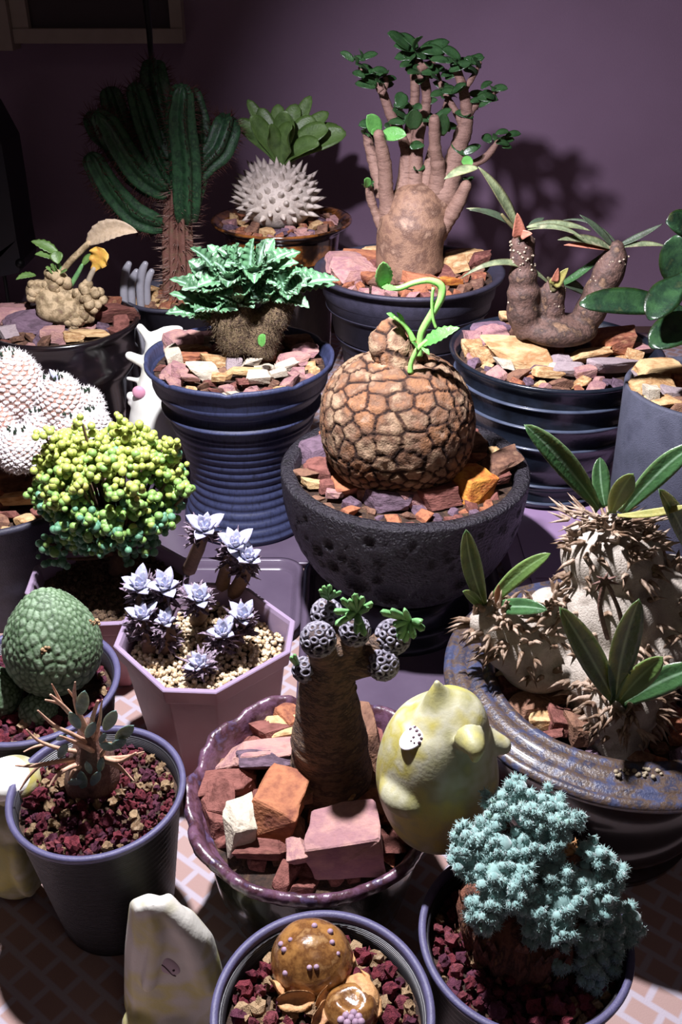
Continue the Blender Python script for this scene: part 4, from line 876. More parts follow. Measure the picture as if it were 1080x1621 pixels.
def bonsai():
    cx, cy, h, R = potpos(174, 912, 292, 11.1); rot = math.radians(45+4)
    t = thing('potted_bead_bonsai', 'bushy bonsai of tiny yellow-green bead leaves in lilac square pot', 'potted plant', (cx, cy, 0))
    sqpot(t, (cx, cy), h, R, rot, M['pinkpl']); sz = h-1.0; sqsoil(t, (cx, cy), sz, R*.88, rot, M['peat']); Y = cy
    rg = random.Random(21); mb = MB()
    for _ in range(700):
        a = rg.uniform(0, 2*PI); r = R*.72*math.sqrt(rg.random()); ell(mb, (cx+r*math.cos(a), cy+r*math.sin(a), sz+rg.uniform(-.02, .2)), rg.uniform(.08, .24), 1, rrot())
    mb.part('soil_crumbs', M['peat'], t, kind='stuff')
    base = at_z(190, 905, sz); C = at_y(176, 778, Y); s = sc_at(C); mb = MB()
    tube(mb, [base, base+Vector((.1, 0, 1.2)), base+Vector((-.1, 0, 2.6))], [.75, .55, .5], 12, mod=lambda a, q, p: 1+.15*noise.noise(p*3)); beads = []
    rx, rz, ry = 118*s, 105*s, 3.3
    cl = []
    for k in range(270):
        while True:
            d = Vector((rg.gauss(0, 1), rg.gauss(0, 1), rg.gauss(0, 1))).normalized()
            if d.y < .75: break
        q = rg.uniform(.8, 1.02) if k % 4 else rg.uniform(.45, .8); p = C+Vector((d.x*rx, d.y*ry, d.z*rz*(1 if d.z > 0 else .85)))*q
        p += Vector((0, 0, .5*noise.noise(p*.9)))
        cl.append((p, d))
    for x, y in ((82, 868), (75, 880), (100, 885), (90, 858), (110, 872), (165, 868), (72, 860), (295, 770), (300, 778), (60, 735), (70, 690), (270, 710), (285, 728), (195, 668), (130, 672), (235, 870), (205, 880), (240, 850)): cl.append((at_y(x, y, Y-rg.uniform(0, 1.8)), Vector((0, -.5, .3))))
    for i, (p, d) in enumerate(cl):
        if i % 2 == 0: m1 = base.lerp(p, .45)+Vector((0, 0, .6)); tube(mb, [base+Vector((0, 0, 1.5)), m1, p-d*.2], [.22, .13, .07], 6, 3, mod=lambda a, q, p: 1+.2*noise.noise(p*3))
        for k in range(rg.choice((6, 7, 9, 10))):
            e = Vector((rg.gauss(0, 1), rg.gauss(0, 1), rg.gauss(0, 1))).normalized(); r = rg.uniform(.15, .26)
            beads.append((p+e*rg.uniform(.2, .6), r, (p.z-C.z)/rz))
    mb.part('trunk', M['twig'], t)
    beads.sort(key=lambda b: -b[1]/sc_at(b[0])+ (b[0].y-Y)*3)
    ms = {k: MB().add(*ICO[2]).mesh('leaf', M[k]) for k in ('bead_y', 'bead_g', 'bead_b')}
    rest = {k: MB() for k in ms}
    for i, (p, r, hh) in enumerate(beads):
        v = hh+rg.gauss(0, .3)+.5*noise.noise(p*.7); k = 'bead_y' if v > .32 else 'bead_g' if v > -.35 else 'bead_b'
        if i < 300: inst(ms[k], 'leaf', t, p, rrot(), (r, r, r*1.1))
        else: ell(rest[k], p, r, 2)
    big = MB(); nb = 0
    for k in rest:
        o = rest[k].part('leaves', M[k], t, kind='stuff')
bonsai()

def rosettes():
    cx, cy, h, R = potpos(326, 1002, 322, 10.5); rot = math.radians(45-3)
    t = thing('potted_silver_rosettes', 'silver-white pointed rosettes on dried lilac leaf stems in pink square pot', 'potted plant', (cx, cy, 0))
    sqpot(t, (cx, cy), h, R, rot, M['pinkpl']); sz = h-1.1; sqsoil(t, (cx, cy), sz-.15, R*.88, rot, M['soil'])
    rg = random.Random(8); mb = MB(); mb2 = MB()
    for k in range(1500):
        u, v = rg.uniform(-1, 1), rg.uniform(-1, 1)
        if abs(u)+abs(v) > 1.55: continue
        hs = R*.66; p = Vector((cx, cy, sz+rg.uniform(-.05, .18)))+Vector((math.cos(rot), math.sin(rot), 0))*u*hs+Vector((-math.sin(rot), math.cos(rot), 0))*v*hs
        ell(mb, p, rg.uniform(.1, .17), 1, rrot())
    mb.part('grit', creamg, t, kind='stuff')
    Rl = [(324, 838, 28, (300, 900), 3.6), (372, 866, 28, (350, 940), 3), (392, 886, 26, (365, 945), 2.6), (222, 930, 27, (235, 985), .4), (262, 930, 27, (262, 985), .4), (316, 948, 25, (310, 985), .2), (226, 978, 23, (238, 1030), -1.0), (262, 985, 20, (262, 1030), -1.0), (352, 1004, 24, (350, 1030), -1.6), (385, 978, 26, (372, 1020), -1.0), (317, 1052, 22, (325, 1062), -3.2)]
    for x, y, Lp, (bx, by), dy in Rl:
        Y = cy+dy*.8; c = at_y(x, y, Y); s = sc_at(c); b = at_z(bx, by, sz); 
        if b.z > c.z-.5: b = Vector((c.x, c.y, sz-.1))
        ro = MB(); ax = (c-b); axn = (ax.normalized()+Vector((0, -.25, .8))).normalized(); tube(ro, [b, (b+c)/2+Vector((rg.uniform(-.2, .2), 0, 0)), c-axn*.2], [.42, .4, .3], 8, mod=lambda a, q, p: 1+.2*noise.noise(p*4))
        ro = ro.part('stem', M['twig'], t)
        dm = MB(); q0 = max(0, 1-1.9/max(.1, ax.length))
        for k in range(85):
            q = rg.uniform(q0, 1.0); a = rg.uniform(0, 2*PI); o = b.lerp(c, q); d = Vector((math.cos(a), math.sin(a), rg.uniform(-.5, .6))); ln = rg.uniform(.5, .85)
            blade(dm, o+d*.25, o+d*(.3+ln*.5)+Vector((0, 0, rg.uniform(-.1, .25))), o+d*(.2+ln)+Vector((rg.uniform(-.2, .2), 0, rg.uniform(-.1, .4))), rg.uniform(.16, .3), up=Vector((rg.uniform(-1, 1), rg.uniform(-1, 1), 1)), fold=.6, thick=.05, nu=4, nv=1)
        dm.part('dried_leaves', M['dead'], ro, kind='stuff')
        n = 12
        for k in range(n):
            a = k*2.39996+x; q = k/n; el = .6+q*.85; u = axn.orthogonal().normalized(); v = axn.cross(u); side = u*math.cos(a)+v*math.sin(a); d = side*math.cos(el)+axn*math.sin(el); Ln = Lp*1.42*s*(1-.35*q)*rg.uniform(.85, 1.15)
            m_ = MB(); blade(m_, c-axn*.15, c+d*Ln*.5+side*.08, c+d*Ln, Ln*.56, up=axn-side*.3, prof='lance', fold=.35, thick=.16, nu=8, nv=2); m_.part('leaf', M['silver'], ro)
rosettes()

# ------------------------------------------------------------------ nursery pots
def nursery(t, c, h, R, z0=0.0):
    pr = [(.1, 0), (R*.66, 0), (R*.68, .25)]
    for k in range(40):
        q = k/39; z = .3+q*(h-.75); pr.append((R*(.68+.255*q)+(.018 if k % 2 else 0), z))
    pr += [(R*.93, h-.3), (R*.9, h-.3), (R*.885, h-1.2), (R*.86, h-2.2)]
    lathe(MB(), pr, 72, (c[0], c[1], z0)).part('pot_body', M['blackpl'], t)
    lathe(MB(), [(R*.925, h-.35), (R*.99, h-.3), (R*1.0, h-.14), (R*.995, h-.03), (R*.965, h), (R*.935, h-.03), (R*.925, h-.18), (R*.91, h-1.1), (R*.89, h-1.6)], 96, (c[0], c[1], z0)).part('rim', M['bluerim'], t, label='blue-grey rolled rim')
def gritfill(t, c, z, R, n, wts, avoid=(), smin=.42, smax=.85, avoid2=()):
    soil(t, c, z-.25, R, M['soil'])
    pl = scatter(t, c, z-.22, R, n//2, smin, smax*.9, [lava, tang, lavap], GRITS, avoid=avoid2, flat=.95, wts=wts, gap=.78)
    scatter(t, c, z+.05, R*.98, n//2, smin, smax, [lava, tang, lavap], GRITS, avoid=avoid, flat=.95, wts=wts, gap=.80, jitz=.25)

def eggpot():
    cx, cy, h, R = potpos(46, 1078, 284, 8.7)
    t = thing('potted_egg_succulent', 'green egg-shaped bumpy succulent with small offset in round black pot', 'potted plant', (cx, cy, 0))
    nursery(t, (cx, cy), h, R); sz = h-1.0
    c = at_y(82, 1015, cy+.3); s = sc_at(c); rx = 74*s; rz = 2.95; c.z = sz-.3+rz*.93; c = at_y(82, 1013, cy+.2)
    gritfill(t, (cx, cy), sz, R*.9, 230, (5, 1, 2), avoid=[(c.x, c.y, rx*.85)], avoid2=[(c.x, c.y, rx*.8)])
    def eggm(c, rx, rz, cell, name, sub=6):
        mb = MB(); V, Fc = ICO[sub]; vs = []; ts = []; PF = plates(lambda v: cell*.85/rx*(1+.35*math.sin(v.x*5+v.z*3)), 16000 if sub > 5 else 3000, 3)
        for v in V:
            k = 1-.20*v.z-.06*v.z*v.z; p = Vector((v.x*rx*k, v.y*rx*k, v.z*rz)); e, d1, ix = PF((v+Vector((noise.noise(v*7), noise.noise(v*7+Vector((5, 5, 5))), 0))*.02).normalized()); e *= rx
            vs.append(c+p+v*(cell*.30*min(1, e/(cell*.33))**.55-.03*sstep(.1, .02, d1*rx)+.015*noise.noise(p*6))); ts.append(min(1, max(.02, e/(cell*.4))))
        mb.add(vs, Fc, ts); return mb.part(name, M['egg'], t)
    eggm(c, rx*.98, 88*s*1.02, .36, 'body')
    g = MB(); mb = g
    for x, y in ((71, 1028), (64, 1056), (60, 1083), (152, 985)):
        p = at_y(x, y, c.y-rx*.93+abs(x-82)*s*.55)
        for _ in range(14): ell(mb, p+Vector((random.gauss(0, .1), random.uniform(-.1, .05), random.gauss(0, .1))), random.uniform(.05, .1), 1)
    mb.part('flower_scars', tang, t, kind='stuff')
    c2 = at_z(60, 1122, sz+.45); eggm(c2, 28*sc_at(c2), .8, .28, 'offset', 5)
    c3 = at_z(-8, 1095, sz+.8); eggm(c3, 1.2, 1.3, .3, 'offset', 5)
eggpot()

def spinypot():
    cx, cy, h, R = potpos(153, 1246, 280, 7.45)
    t = thing('potted_thorn_succulent', 'small caudex with forked tan thorns and oval blue-green leaves in black pot', 'potted plant', (cx, cy, 0))
    nursery(t, (cx, cy), h, R); sz = h-.75; Y = cy
    b = at_z(148, 1240, sz)
    gritfill(t, (cx, cy), sz, R*.89, 300, (5, 3, 2), avoid=[(b.x, b.y, .85)], smin=.3, smax=.78)
    mb = MB(); Y = b.y
    ptube(mb, [(146, 1262, 38), (146, 1235, 41), (146, 1210, 38), (142, 1180, 27), (140, 1160, 18), (138, 1145, 10)], Y, 24, mod=lambda a, q, p: 1+.1*noise.noise(p*2)); mb.part('caudex', M['cau2'], t)
    T = [([(140, 1165, 4), (120, 1140, 4), (100, 1118, 3.5), (80, 1100, 2)],), ([(100, 1118, 3), (90, 1112, 2.5), (72, 1108, 1.5)],), ([(98, 1115, 3), (88, 1095, 2), (82, 1083, 1.2)],), ([(140, 1160, 5), (125, 1130, 4.5), (118, 1100, 3.5), (119, 1080, 1.5)],), ([(118, 1105, 2.5), (108, 1092, 1.5)],),
         ([(138, 1175, 4), (110, 1160, 3.5), (85, 1148, 3), (60, 1125, 1.5)],), ([(130, 1190, 4), (95, 1185, 3.5), (60, 1172, 2.5), (42, 1155, 1.5)],), ([(75, 1178, 3), (55, 1182, 2), (38, 1190, 1.2)],), ([(135, 1200, 4), (95, 1205, 4), (55, 1212, 3.5), (25, 1212, 1.5)],), ([(62, 1212, 3), (45, 1230, 2.5), (32, 1250, 1.2)],),
         ([(138, 1205, 5), (110, 1215, 4), (90, 1228, 3), (78, 1245, 1.5)],), ([(150, 1200, 4), (125, 1215, 4), (115, 1222, 3.5), (110, 1235, 1.5)],), ([(150, 1170, 4), (158, 1140, 3), (160, 1120, 2), (162, 1108, 1)],), ([(148, 1165, 5), (146, 1140, 4), (155, 1110, 2.5)],), ([(165, 1200, 4), (190, 1205, 3.5), (215, 1192, 2)],),
         ([(165, 1205, 4), (185, 1212, 4), (200, 1225, 2.5), (212, 1236, 1)],), ([(170, 1200, 3), (200, 1198, 3), (228, 1190, 1)],), ([(160, 1195, 4), (168, 1180, 3), (160, 1160, 2)],), ([(150, 1190, 5), (130, 1180, 4), (112, 1172, 3), (95, 1165, 1.5)],), ([(140, 1195, 3.5), (120, 1205, 3), (95, 1215, 1.5)],)]
    for k, (L,) in enumerate(T):
        m_ = MB(); dy = random.uniform(-1.6, -.4); ptube(m_, [(x, y, r, -.4+dy*i/3) for i, (x, y, r) in enumerate(L)], Y, 7); m_.part('thorn', M['thorntan'], t)
    for x, y, L_, a in ((131, 1112, 38, 80), (144, 1155, 28, 60), (175, 1140, 36, 60), (198, 1160, 36, 40), (188, 1178, 28, 30), (170, 1182, 26, 160), (100, 1188, 26, 60), (98, 1168, 18, 20), (130, 1235, 30, 100), (152, 1232, 26, 60), (120, 1238, 24, 10), (160, 1210, 22, 80), (140, 1215, 20, 110), (163, 1168, 18, 60), (118, 1140, 30, 120)):
        dx = math.cos(math.radians(a))*L_/2; dy_ = -math.sin(math.radians(a))*L_/2
        pleaf(t, M['ovleaf'], (x-dx, y-dy_), (x+dx, y+dy_), L_*.55, Y, -1, -1.4, 2, prof='oval', up=Vector((.2, -1, .5)), fold=.1, thick=.1, nu=10)
spinypot()

# ------------------------------------------------------------------ 13 jagged purple pot with stout trunk
def jagged():
    cx, cy, h, R = potpos(495, 1246, 414, 11.2)
    t = thing('potted_stout_tylecodon', 'stout scaly trunk with knobby grey heads in jagged purple-brown pot', 'potted plant', (cx, cy, 0))
    def jag(a):
        k = (a*11/(2*PI)) % 1; return (abs(k-.5)*2)**1.5*.32+.12*noise.noise(Vector((math.cos(a)*4, math.sin(a)*4, 0)))+.12*noise.noise(Vector((math.cos(a)*12, math.sin(a)*12, 5)))
    body = [(.1, 0), (R*.62, 0), (R*.66, .3), (R*.72, 1.2), (R*.8, 3), (R*.83, 4.6), (R*.8, h-2.2), (R*.78, h-1.6)]
    lathe(MB(), body, 120, (cx, cy, 0), lambda a, i, r, z: (r+.12*noise.noise(Vector((math.cos(a)*2.5, math.sin(a)*2.5, z*.7))), z)).part('pot_body', M['jagbody'], t)
    rim = [(R*.78, h-1.6), (R*.86, h-1.1), (R*.97, h-.75), (R*1.0, h-.45), (R*1.0, h-.15), (R*.965, h), (R*.93, h-.15), (R*.89, h-.5), (R*.85, h-1.2), (R*.78, h-2)]
    W = [0, .3, .8, 1, 1, 1, 1, .7, .3, 0]
    def back(a): return .95*sstep(.15, .8, math.sin(a))
    lathe(MB(), rim, 240, (cx, cy, 0), lambda a, i, r, z: (r-W[i]*jag(a)*.75+.04*noise.noise(Vector((math.cos(a)*14, math.sin(a)*14, z*3))), z-W[i]*jag(a)*.9+back(a)*W[i]*.7)).part('rim', M['jagrim'], t, label='jagged glazed rim')
    sz = h-1.3; soil(t, (cx, cy), sz-.2, R*.82, M['soil'])
    Yt = at_z(524, 1240, sz).y; mb = MB()
    ptube(mb, [(524, 1262, 70), (524, 1235, 66), (522, 1180, 60), (520, 1130, 54), (518, 1090, 46), (522, 1050, 40), (528, 1030, 34)], Yt, 40, sub=10, mod=lambda a, q, p: 1+.07*noise.noise(p*1.5)+.06*noise.noise(Vector((p.x*3, p.y*3, p.z*7))))
    H = [((517, 968), 24, [(530, 1040, 24), (520, 1005, 22)], .8), ((503, 1010), 27, [(520, 1050, 26), (510, 1030, 24)], -1.2), ((563, 996), 23, [(535, 1045, 26), (555, 1020, 20)], -.4), ((626, 1006), 27, [(540, 1048, 28), (580, 1035, 20), (605, 1018, 20)], .3), ((611, 1052), 24, [(540, 1058, 26), (580, 1052, 20)], -.6), ((482, 1058), 18, [(500, 1090, 18), (488, 1072, 14)], -.4)]
    for (x, y), r, L, dy in H: ptube(mb, [(a, b, c, dy*i/len(L)) for i, (a, b, c) in enumerate(L)]+[(x, y, r*.72, dy)], Yt, 18, sub=5)
    mb.part('trunk', M['scalyb'], t, remesh=.11, smoothit=2)
    tr = MB(); rg = random.Random(31)
    for k in range(260):
        q = rg.random(); a = rg.uniform(-PI, 0); p = at_y(522, 1255-q*200, Yt); s = sc_at(p); r = (68-30*q)*s*1.0; d = Vector((math.cos(a), math.sin(a), 0)); u = Vector((-math.sin(a), math.cos(a), 0))
        rot = Matrix((u, d, Vector((0, 0, 1)))).transposed(); ell(tr, p+d*r*.97, (rg.uniform(.1, .3), .06, rg.uniform(.04, .09)), 1, rot@Euler((0, rg.uniform(-.5, .5), 0)).to_matrix())
    tr.part('bark_scales', M['scalyb'], t, kind='stuff')
    for (x, y), r, L, dy in H:
        c = at_y(x, y, Yt+dy); s = sc_at(c); hd = MB(); ax = (c-at_y(L[-1][0], L[-1][1], Yt+dy*.6)).normalized(); rot = ax.to_track_quat('Z', 'Y').to_matrix()
        ell(hd, c-ax*r*s*.2, (r*s*.86, r*s*.86, r*s*1.05), 3, rot); hb = hd.part('head', M['darkcore'], t); mb = MB(); n = int(30*r/22)
        for k in range(n):
            zz = 1-1.75*(k+.5)/n; an = k*2.39996; rr = math.sqrt(max(0, 1-zz*zz)); d = rot@Vector((rr*math.cos(an), rr*math.sin(an), zz)); p = c-ax*r*s*.2+d*r*s*.95; q = d.to_track_quat('Z', 'Y').to_matrix()
            # ring-shaped leaf scar: small torus plus core
            rv = []; n1, n2 = 10, 5; R1 = rg.uniform(.13, .19); R2 = .065
            for i in range(n1):
                for j in range(n2):
                    A = 2*PI*i/n1; B = 2*PI*j/n2; rv.append(p+q@Vector(((R1+R2*math.cos(B))*math.cos(A), (R1*.8+R2*math.cos(B))*math.sin(A), R2*math.sin(B)*1.4)))
            mb.add(rv, [(i*n2+j, ((i+1) % n1)*n2+j, ((i+1) % n1)*n2+(j+1) % n2, i*n2+(j+1) % n2) for i in range(n1) for j in range(n2)])
        mb.part('leaf_scars', M['greyscar'], hb, kind='stuff')
    def fl(a, b, w, dy=0, arch=5): pleaf(t, M['fingleaf'], a, b, w, Yt, dy, dy-.5, arch, prof='finger', fold=-.3, thick=.2, nu=9, up=Vector((0, -.6, .8)))
    for b in ((506, 934), (512, 928), (522, 926), (530, 936), (540, 937), (508, 941)): fl((521, 948), b, 9, .8, 2)
    for b in ((528, 968), (530, 990), (562, 940), (575, 945), (590, 955), (565, 1005), (578, 1008), (540, 948), (585, 962), (548, 975), (568, 990), (552, 950)): fl((566, 972), b, 12, -.8, 5)
    for b in ((602, 968), (618, 966), (640, 966), (668, 985), (672, 998), (655, 1012), (628, 1003), (630, 1013), (640, 1018), (622, 990), (650, 1005)): fl((650, 984), b, 13, 0, 5)
    fl((472, 1056), (460, 1040), 9, -.4, 2); fl((473, 1054), (466, 1036), 7, -.4, 2)
    r = R_
    L = [(390, 1180, 100, 56, r['pink'], 5, .7), (440, 1150, 60, 44, r['tan'], 10, .9), (418, 1205, 82, 34, r['purple'], 0, 1.0), (360, 1240, 78, 40, r['red'], 8, .5), (378, 1295, 48, 76, r['cream'], 10, .9), (438, 1280, 88, 96, r['orange'], -30, .8), (350, 1270, 50, 60, r['red'], 0, .3), (547, 1325, 122, 104, r['pink'], -2, 1.0), (472, 1350, 36, 46, r['pink'], 0, .8), (484, 1255, 30, 40, r['brown'], -30, .8), (535, 1258, 50, 18, r['tan'], 0, .7),
         (590, 1140, 62, 90, r['brown'], 0, 1.2), (420, 1125, 70, 40, r['red'], 25, .9), (450, 1105, 40, 50, r['orange'], 30, .9), (395, 1140, 60, 30, r['red'], 10, .7), (460, 1095, 40, 30, r['red'], 0, .6), (620, 1340, 44, 30, r['red'], 0, .3), (418, 1345, 80, 30, r['red'], 0, .3), (640, 1320, 40, 40, r['red'], 0, .3), (630, 1140, 40, 50, r['red'], 0, .3), (350, 1210, 34, 24, r['brown'], 0, .2), (600, 1245, 60, 40, r['brown'], 0, .1), (510, 1365, 40, 30, r['red'], 0, 0), (400, 1320, 40, 30, r['red'], 0, 0), (345, 1300, 40, 50, r['red'], 10, 0)]
    av = pstones(t, L, sz, 3, .88, (cx, cy, R*.86))
    scatter(t, (cx, cy), sz-.2, R*.8, 60, .9, 1.8, [r['red'], r['brown'], r['orange'], r['red']], ROCKS, avoid=[(at_z(524, 1240, sz).x, Yt, 1.6)])
    return h
JH = jagged()

# ------------------------------------------------------------------ 14 brown bulb pot
def bulbpot():
    cx, cy, h, R = potpos(511, 1595, 357, 7.5)
    t = thing('potted_brown_bulb', 'glossy amber brown bulb with peeling skin in gravel-filled black pot', 'potted plant', (cx, cy, 0))
    nursery(t, (cx, cy), h, R); sz = h-.8
    c = at_z(494, 1520, sz+.5); s = sc_at(c); rb = 66*s; c2 = at_z(556, 1600, sz+.4)
    gritfill(t, (cx, cy), sz, R*.89, 300, (5, 4, 1.4), avoid=[(c.x, c.y, rb*.8), (c2.x, c2.y, .8)], smin=.5, smax=1.0)
    mb = MB(); ell(mb, c, (rb, rb*.93, 1.35), 5, fn=lambda v: v+Vector((0, 0, .1*noise.noise(v*1.2)))); bd = mb.part('bulb', M['glossb'], t)
    mb = MB(); ell(mb, c2, (.95, .85, .8), 4, fn=lambda v: v+Vector((0, 0, -.25*max(0, 1-((v-c2).xy.length/.45)**2)+.1*noise.noise(v*2)))); b2 = mb.part('bulb', M['glossb'], t)
    def pips(b, c, L):
        for x, y, r in L:
            p = at_z(x, y, c.z+1.1); m_ = MB(); ell(m_, p, (r*s, r*s, r*s*1.5), 2); m_.part('pip', M['pip'], b)
    zt = c.z+1.3
    for x, y, r in ((490, 1532, 4.5), (501, 1531, 4.5), (452, 1541, 5), (445, 1495, 5), (450, 1504, 5), (523, 1475, 5), (526, 1492, 4.5), (498, 1466, 5), (460, 1488, 4), (535, 1510, 4)):
        # drop onto ellipsoid
        best = None
        for k in range(60):
            z = c.z+1.45*(1-k/60); p = at_z(x, y, z); e = ((p.x-c.x)/rb)**2+((p.y-c.y)/(rb*.93))**2+((p.z-c.z)/1.35)**2
            if e <= 1: best = p; break
        if best: m_ = MB(); ell(m_, best, (r*s, r*s, r*s), 2); m_.part('pip', M['pip'], bd)
    for x, y in ((540, 1615), (548, 1608), (556, 1612), (560, 1604), (568, 1610), (550, 1620), (563, 1619), (572, 1618)):
        p = at_z(x, y, c2.z+.65); m_ = MB(); ell(m_, p, 6*s, 2); m_.part('pip', M['pip'], b2)
    def peel(px, L_, w, a, curl=.8):
        p = at_z(px[0], px[1], sz+.5); d = Vector((math.cos(a), math.sin(a), 0)); m_ = MB(); blade(m_, p-d*L_/2, p+Vector((0, -.1, .25)), p+d*L_/2, w, up=Vector((d.y, -d.x, 1)), prof='oval', fold=curl, wave=.15, wf=2, thick=.04, nu=12); m_.part('peel', M['peel'], t)
    peel((470, 1583), 1.3, .7, .1); peel((515, 1575), 1.0, .5, .9); peel((436, 1565), .8, .5, 2.2); peel((540, 1545), .8, .4, 1.1); peel((552, 1520), .7, .35, 1.2); peel((505, 1608), 1.1, .6, 1.1); peel((590, 1590), 1.0, .5, 1.8); peel((575, 1572), .9, .4, .2); peel((578, 1550), .8, .3, 2.0)
    mb = MB(); tube(mb, [at_z(565, 1560, sz+.3), at_z(575, 1585, sz+.5), at_z(580, 1610, sz+.3)], [.5, .6, .4], 10); mb.part('dry_sheath', M['peel'], t)
bulbpot()

# ------------------------------------------------------------------ 15 fuzzy teal plant
def fuzzy():
    cx, cy, h, R = potpos(832, 1478, 338, 7.65)
    t = thing('potted_fuzzy_succulent', 'fuzzy teal feathery foliage on flaky brown caudex in black pot', 'potted plant', (cx, cy, 0))
    nursery(t, (cx, cy), h, R); sz = h-.9
    cc = at_z(815, 1470, sz+.4); rg = random.Random(77)
    gritfill(t, (cx, cy), sz, R*.89, 220, (5, 2, 2), avoid=[(cc.x+.3, cc.y, 1.7)], avoid2=[(cc.x+.3, cc.y, 1.6)], smin=.38, smax=.85)
    mb = MB(); lathe(mb, [(.1, -1), (1.7, -1), (2.2, .2), (2.35, 1.2), (2.15, 2.1), (1.4, 2.8), (.5, 3.1), (.05, 3.1)], 60, (cc.x+.25, cc.y+.1, sz), lambda a, i, r, z: (r*(1+.08*noise.noise(Vector((math.cos(a)*4, math.sin(a)*4, z*.7)))+.05*math.sin(a*17)), z)); mb.part('caudex', M['fuzzbark'], t)
    mb = MB()
    for k in range(60):
        a = rg.uniform(-PI, .5); z = rg.uniform(0, 2.4); p = Vector((cc.x+.25+2.25*math.cos(a), cc.y+.1+2.25*math.sin(a), sz+z)); blade(mb, p-Vector((0, 0, .3)), p+Vector((math.cos(a)*.15, math.sin(a)*.15, 0)), p+Vector((math.cos(a)*.2, math.sin(a)*.2, .45)), .3, up=Vector((math.cos(a), math.sin(a), .1)), thick=.04, nu=4, nv=1)
    mb.part('bark_flakes', M['fuzzbark'], t, kind='stuff')
    p = at_y(898, 1350, cc.y+.6); mb = MB()
    for k in range(40): cone(mb, p+Vector((rg.gauss(0, .2), rg.gauss(0, .2), 0)), Vector((rg.gauss(0, .5), rg.gauss(0, .5), 1)), .08, rg.uniform(.3, .6), 4)
    tube(mb, [Vector((cc.x+.9, cc.y+.3, sz+2)), p-Vector((0, 0, .1))], [.6, .4], 10); mb.part('dry_tip', M['peel'], t)
    C = [(820, 1248, 26, 1.6), (790, 1278, 34, 1.2), (836, 1290, 38, .8), (868, 1272, 30, 1.2), (885, 1300, 30, .6), (908, 1296, 16, .8), (736, 1325, 32, .2), (770, 1312, 34, .6), (790, 1340, 36, 0), (742, 1360, 34, -.3), (835, 1335, 36, .2), (870, 1335, 30, .2), (780, 1385, 36, -.8), (820, 1385, 32, -.8), (840, 1410, 26, -.8), (775, 1430, 32, -1.4), (815, 1415, 34, -1.3), (752, 1440, 24, -1.4), (770, 1455, 22, -1.6),
         (880, 1385, 34, -.4), (945, 1355, 30, .2), (960, 1385, 34, 0), (925, 1395, 34, -.4), (890, 1425, 38, -1), (940, 1425, 38, -.7), (965, 1455, 34, -.7), (850, 1465, 32, -1.5), (885, 1470, 36, -1.6), (925, 1480, 30, -1.4), (1000, 1455, 26, -.4), (985, 1475, 26, -.6), (960, 1500, 30, -1.2), (885, 1520, 20, -1.8), (930, 1530, 32, -1.8), (965, 1525, 24, -1.4), (945, 1555, 22, -2.0), (845, 1450, 24, -1.5)]
    stems = MB()
    for x, y, r, dy in C:
        c = at_y(x, y, cc.y+dy*1.0); s = sc_at(c); m_ = MB()
        if r >= 30: tube(stems, [Vector((cc.x+.3, cc.y, sz+2.2)), (c+Vector((cc.x, cc.y, sz+3)))/2+Vector((0, 0, .3)), c], [.25, .16, .1], 6)
        n = int(6+r*.55)
        for k in range(n):
            d = Vector((rg.gauss(0, 1), rg.gauss(0, 1)-.5, rg.gauss(0, 1))).normalized(); q = c+d*r*s*rg.uniform(.55, .88); rb = rg.uniform(.15, .24)
            ell(m_, q, rb, 1)
            for _ in range(34):
                e = (Vector((rg.gauss(0, 1), rg.gauss(0, 1), rg.gauss(0, 1))).normalized()+d*.4).normalized(); cone(m_, q+e*rb*.7, e, .022, rg.uniform(.1, .2), 3)
        ell(m_, c, r*s*.6, 2); m_.part('leaf_tuft', M['fuzz'], t)
    stems.part('stem', M['fuzzbark'], t)
fuzzy()

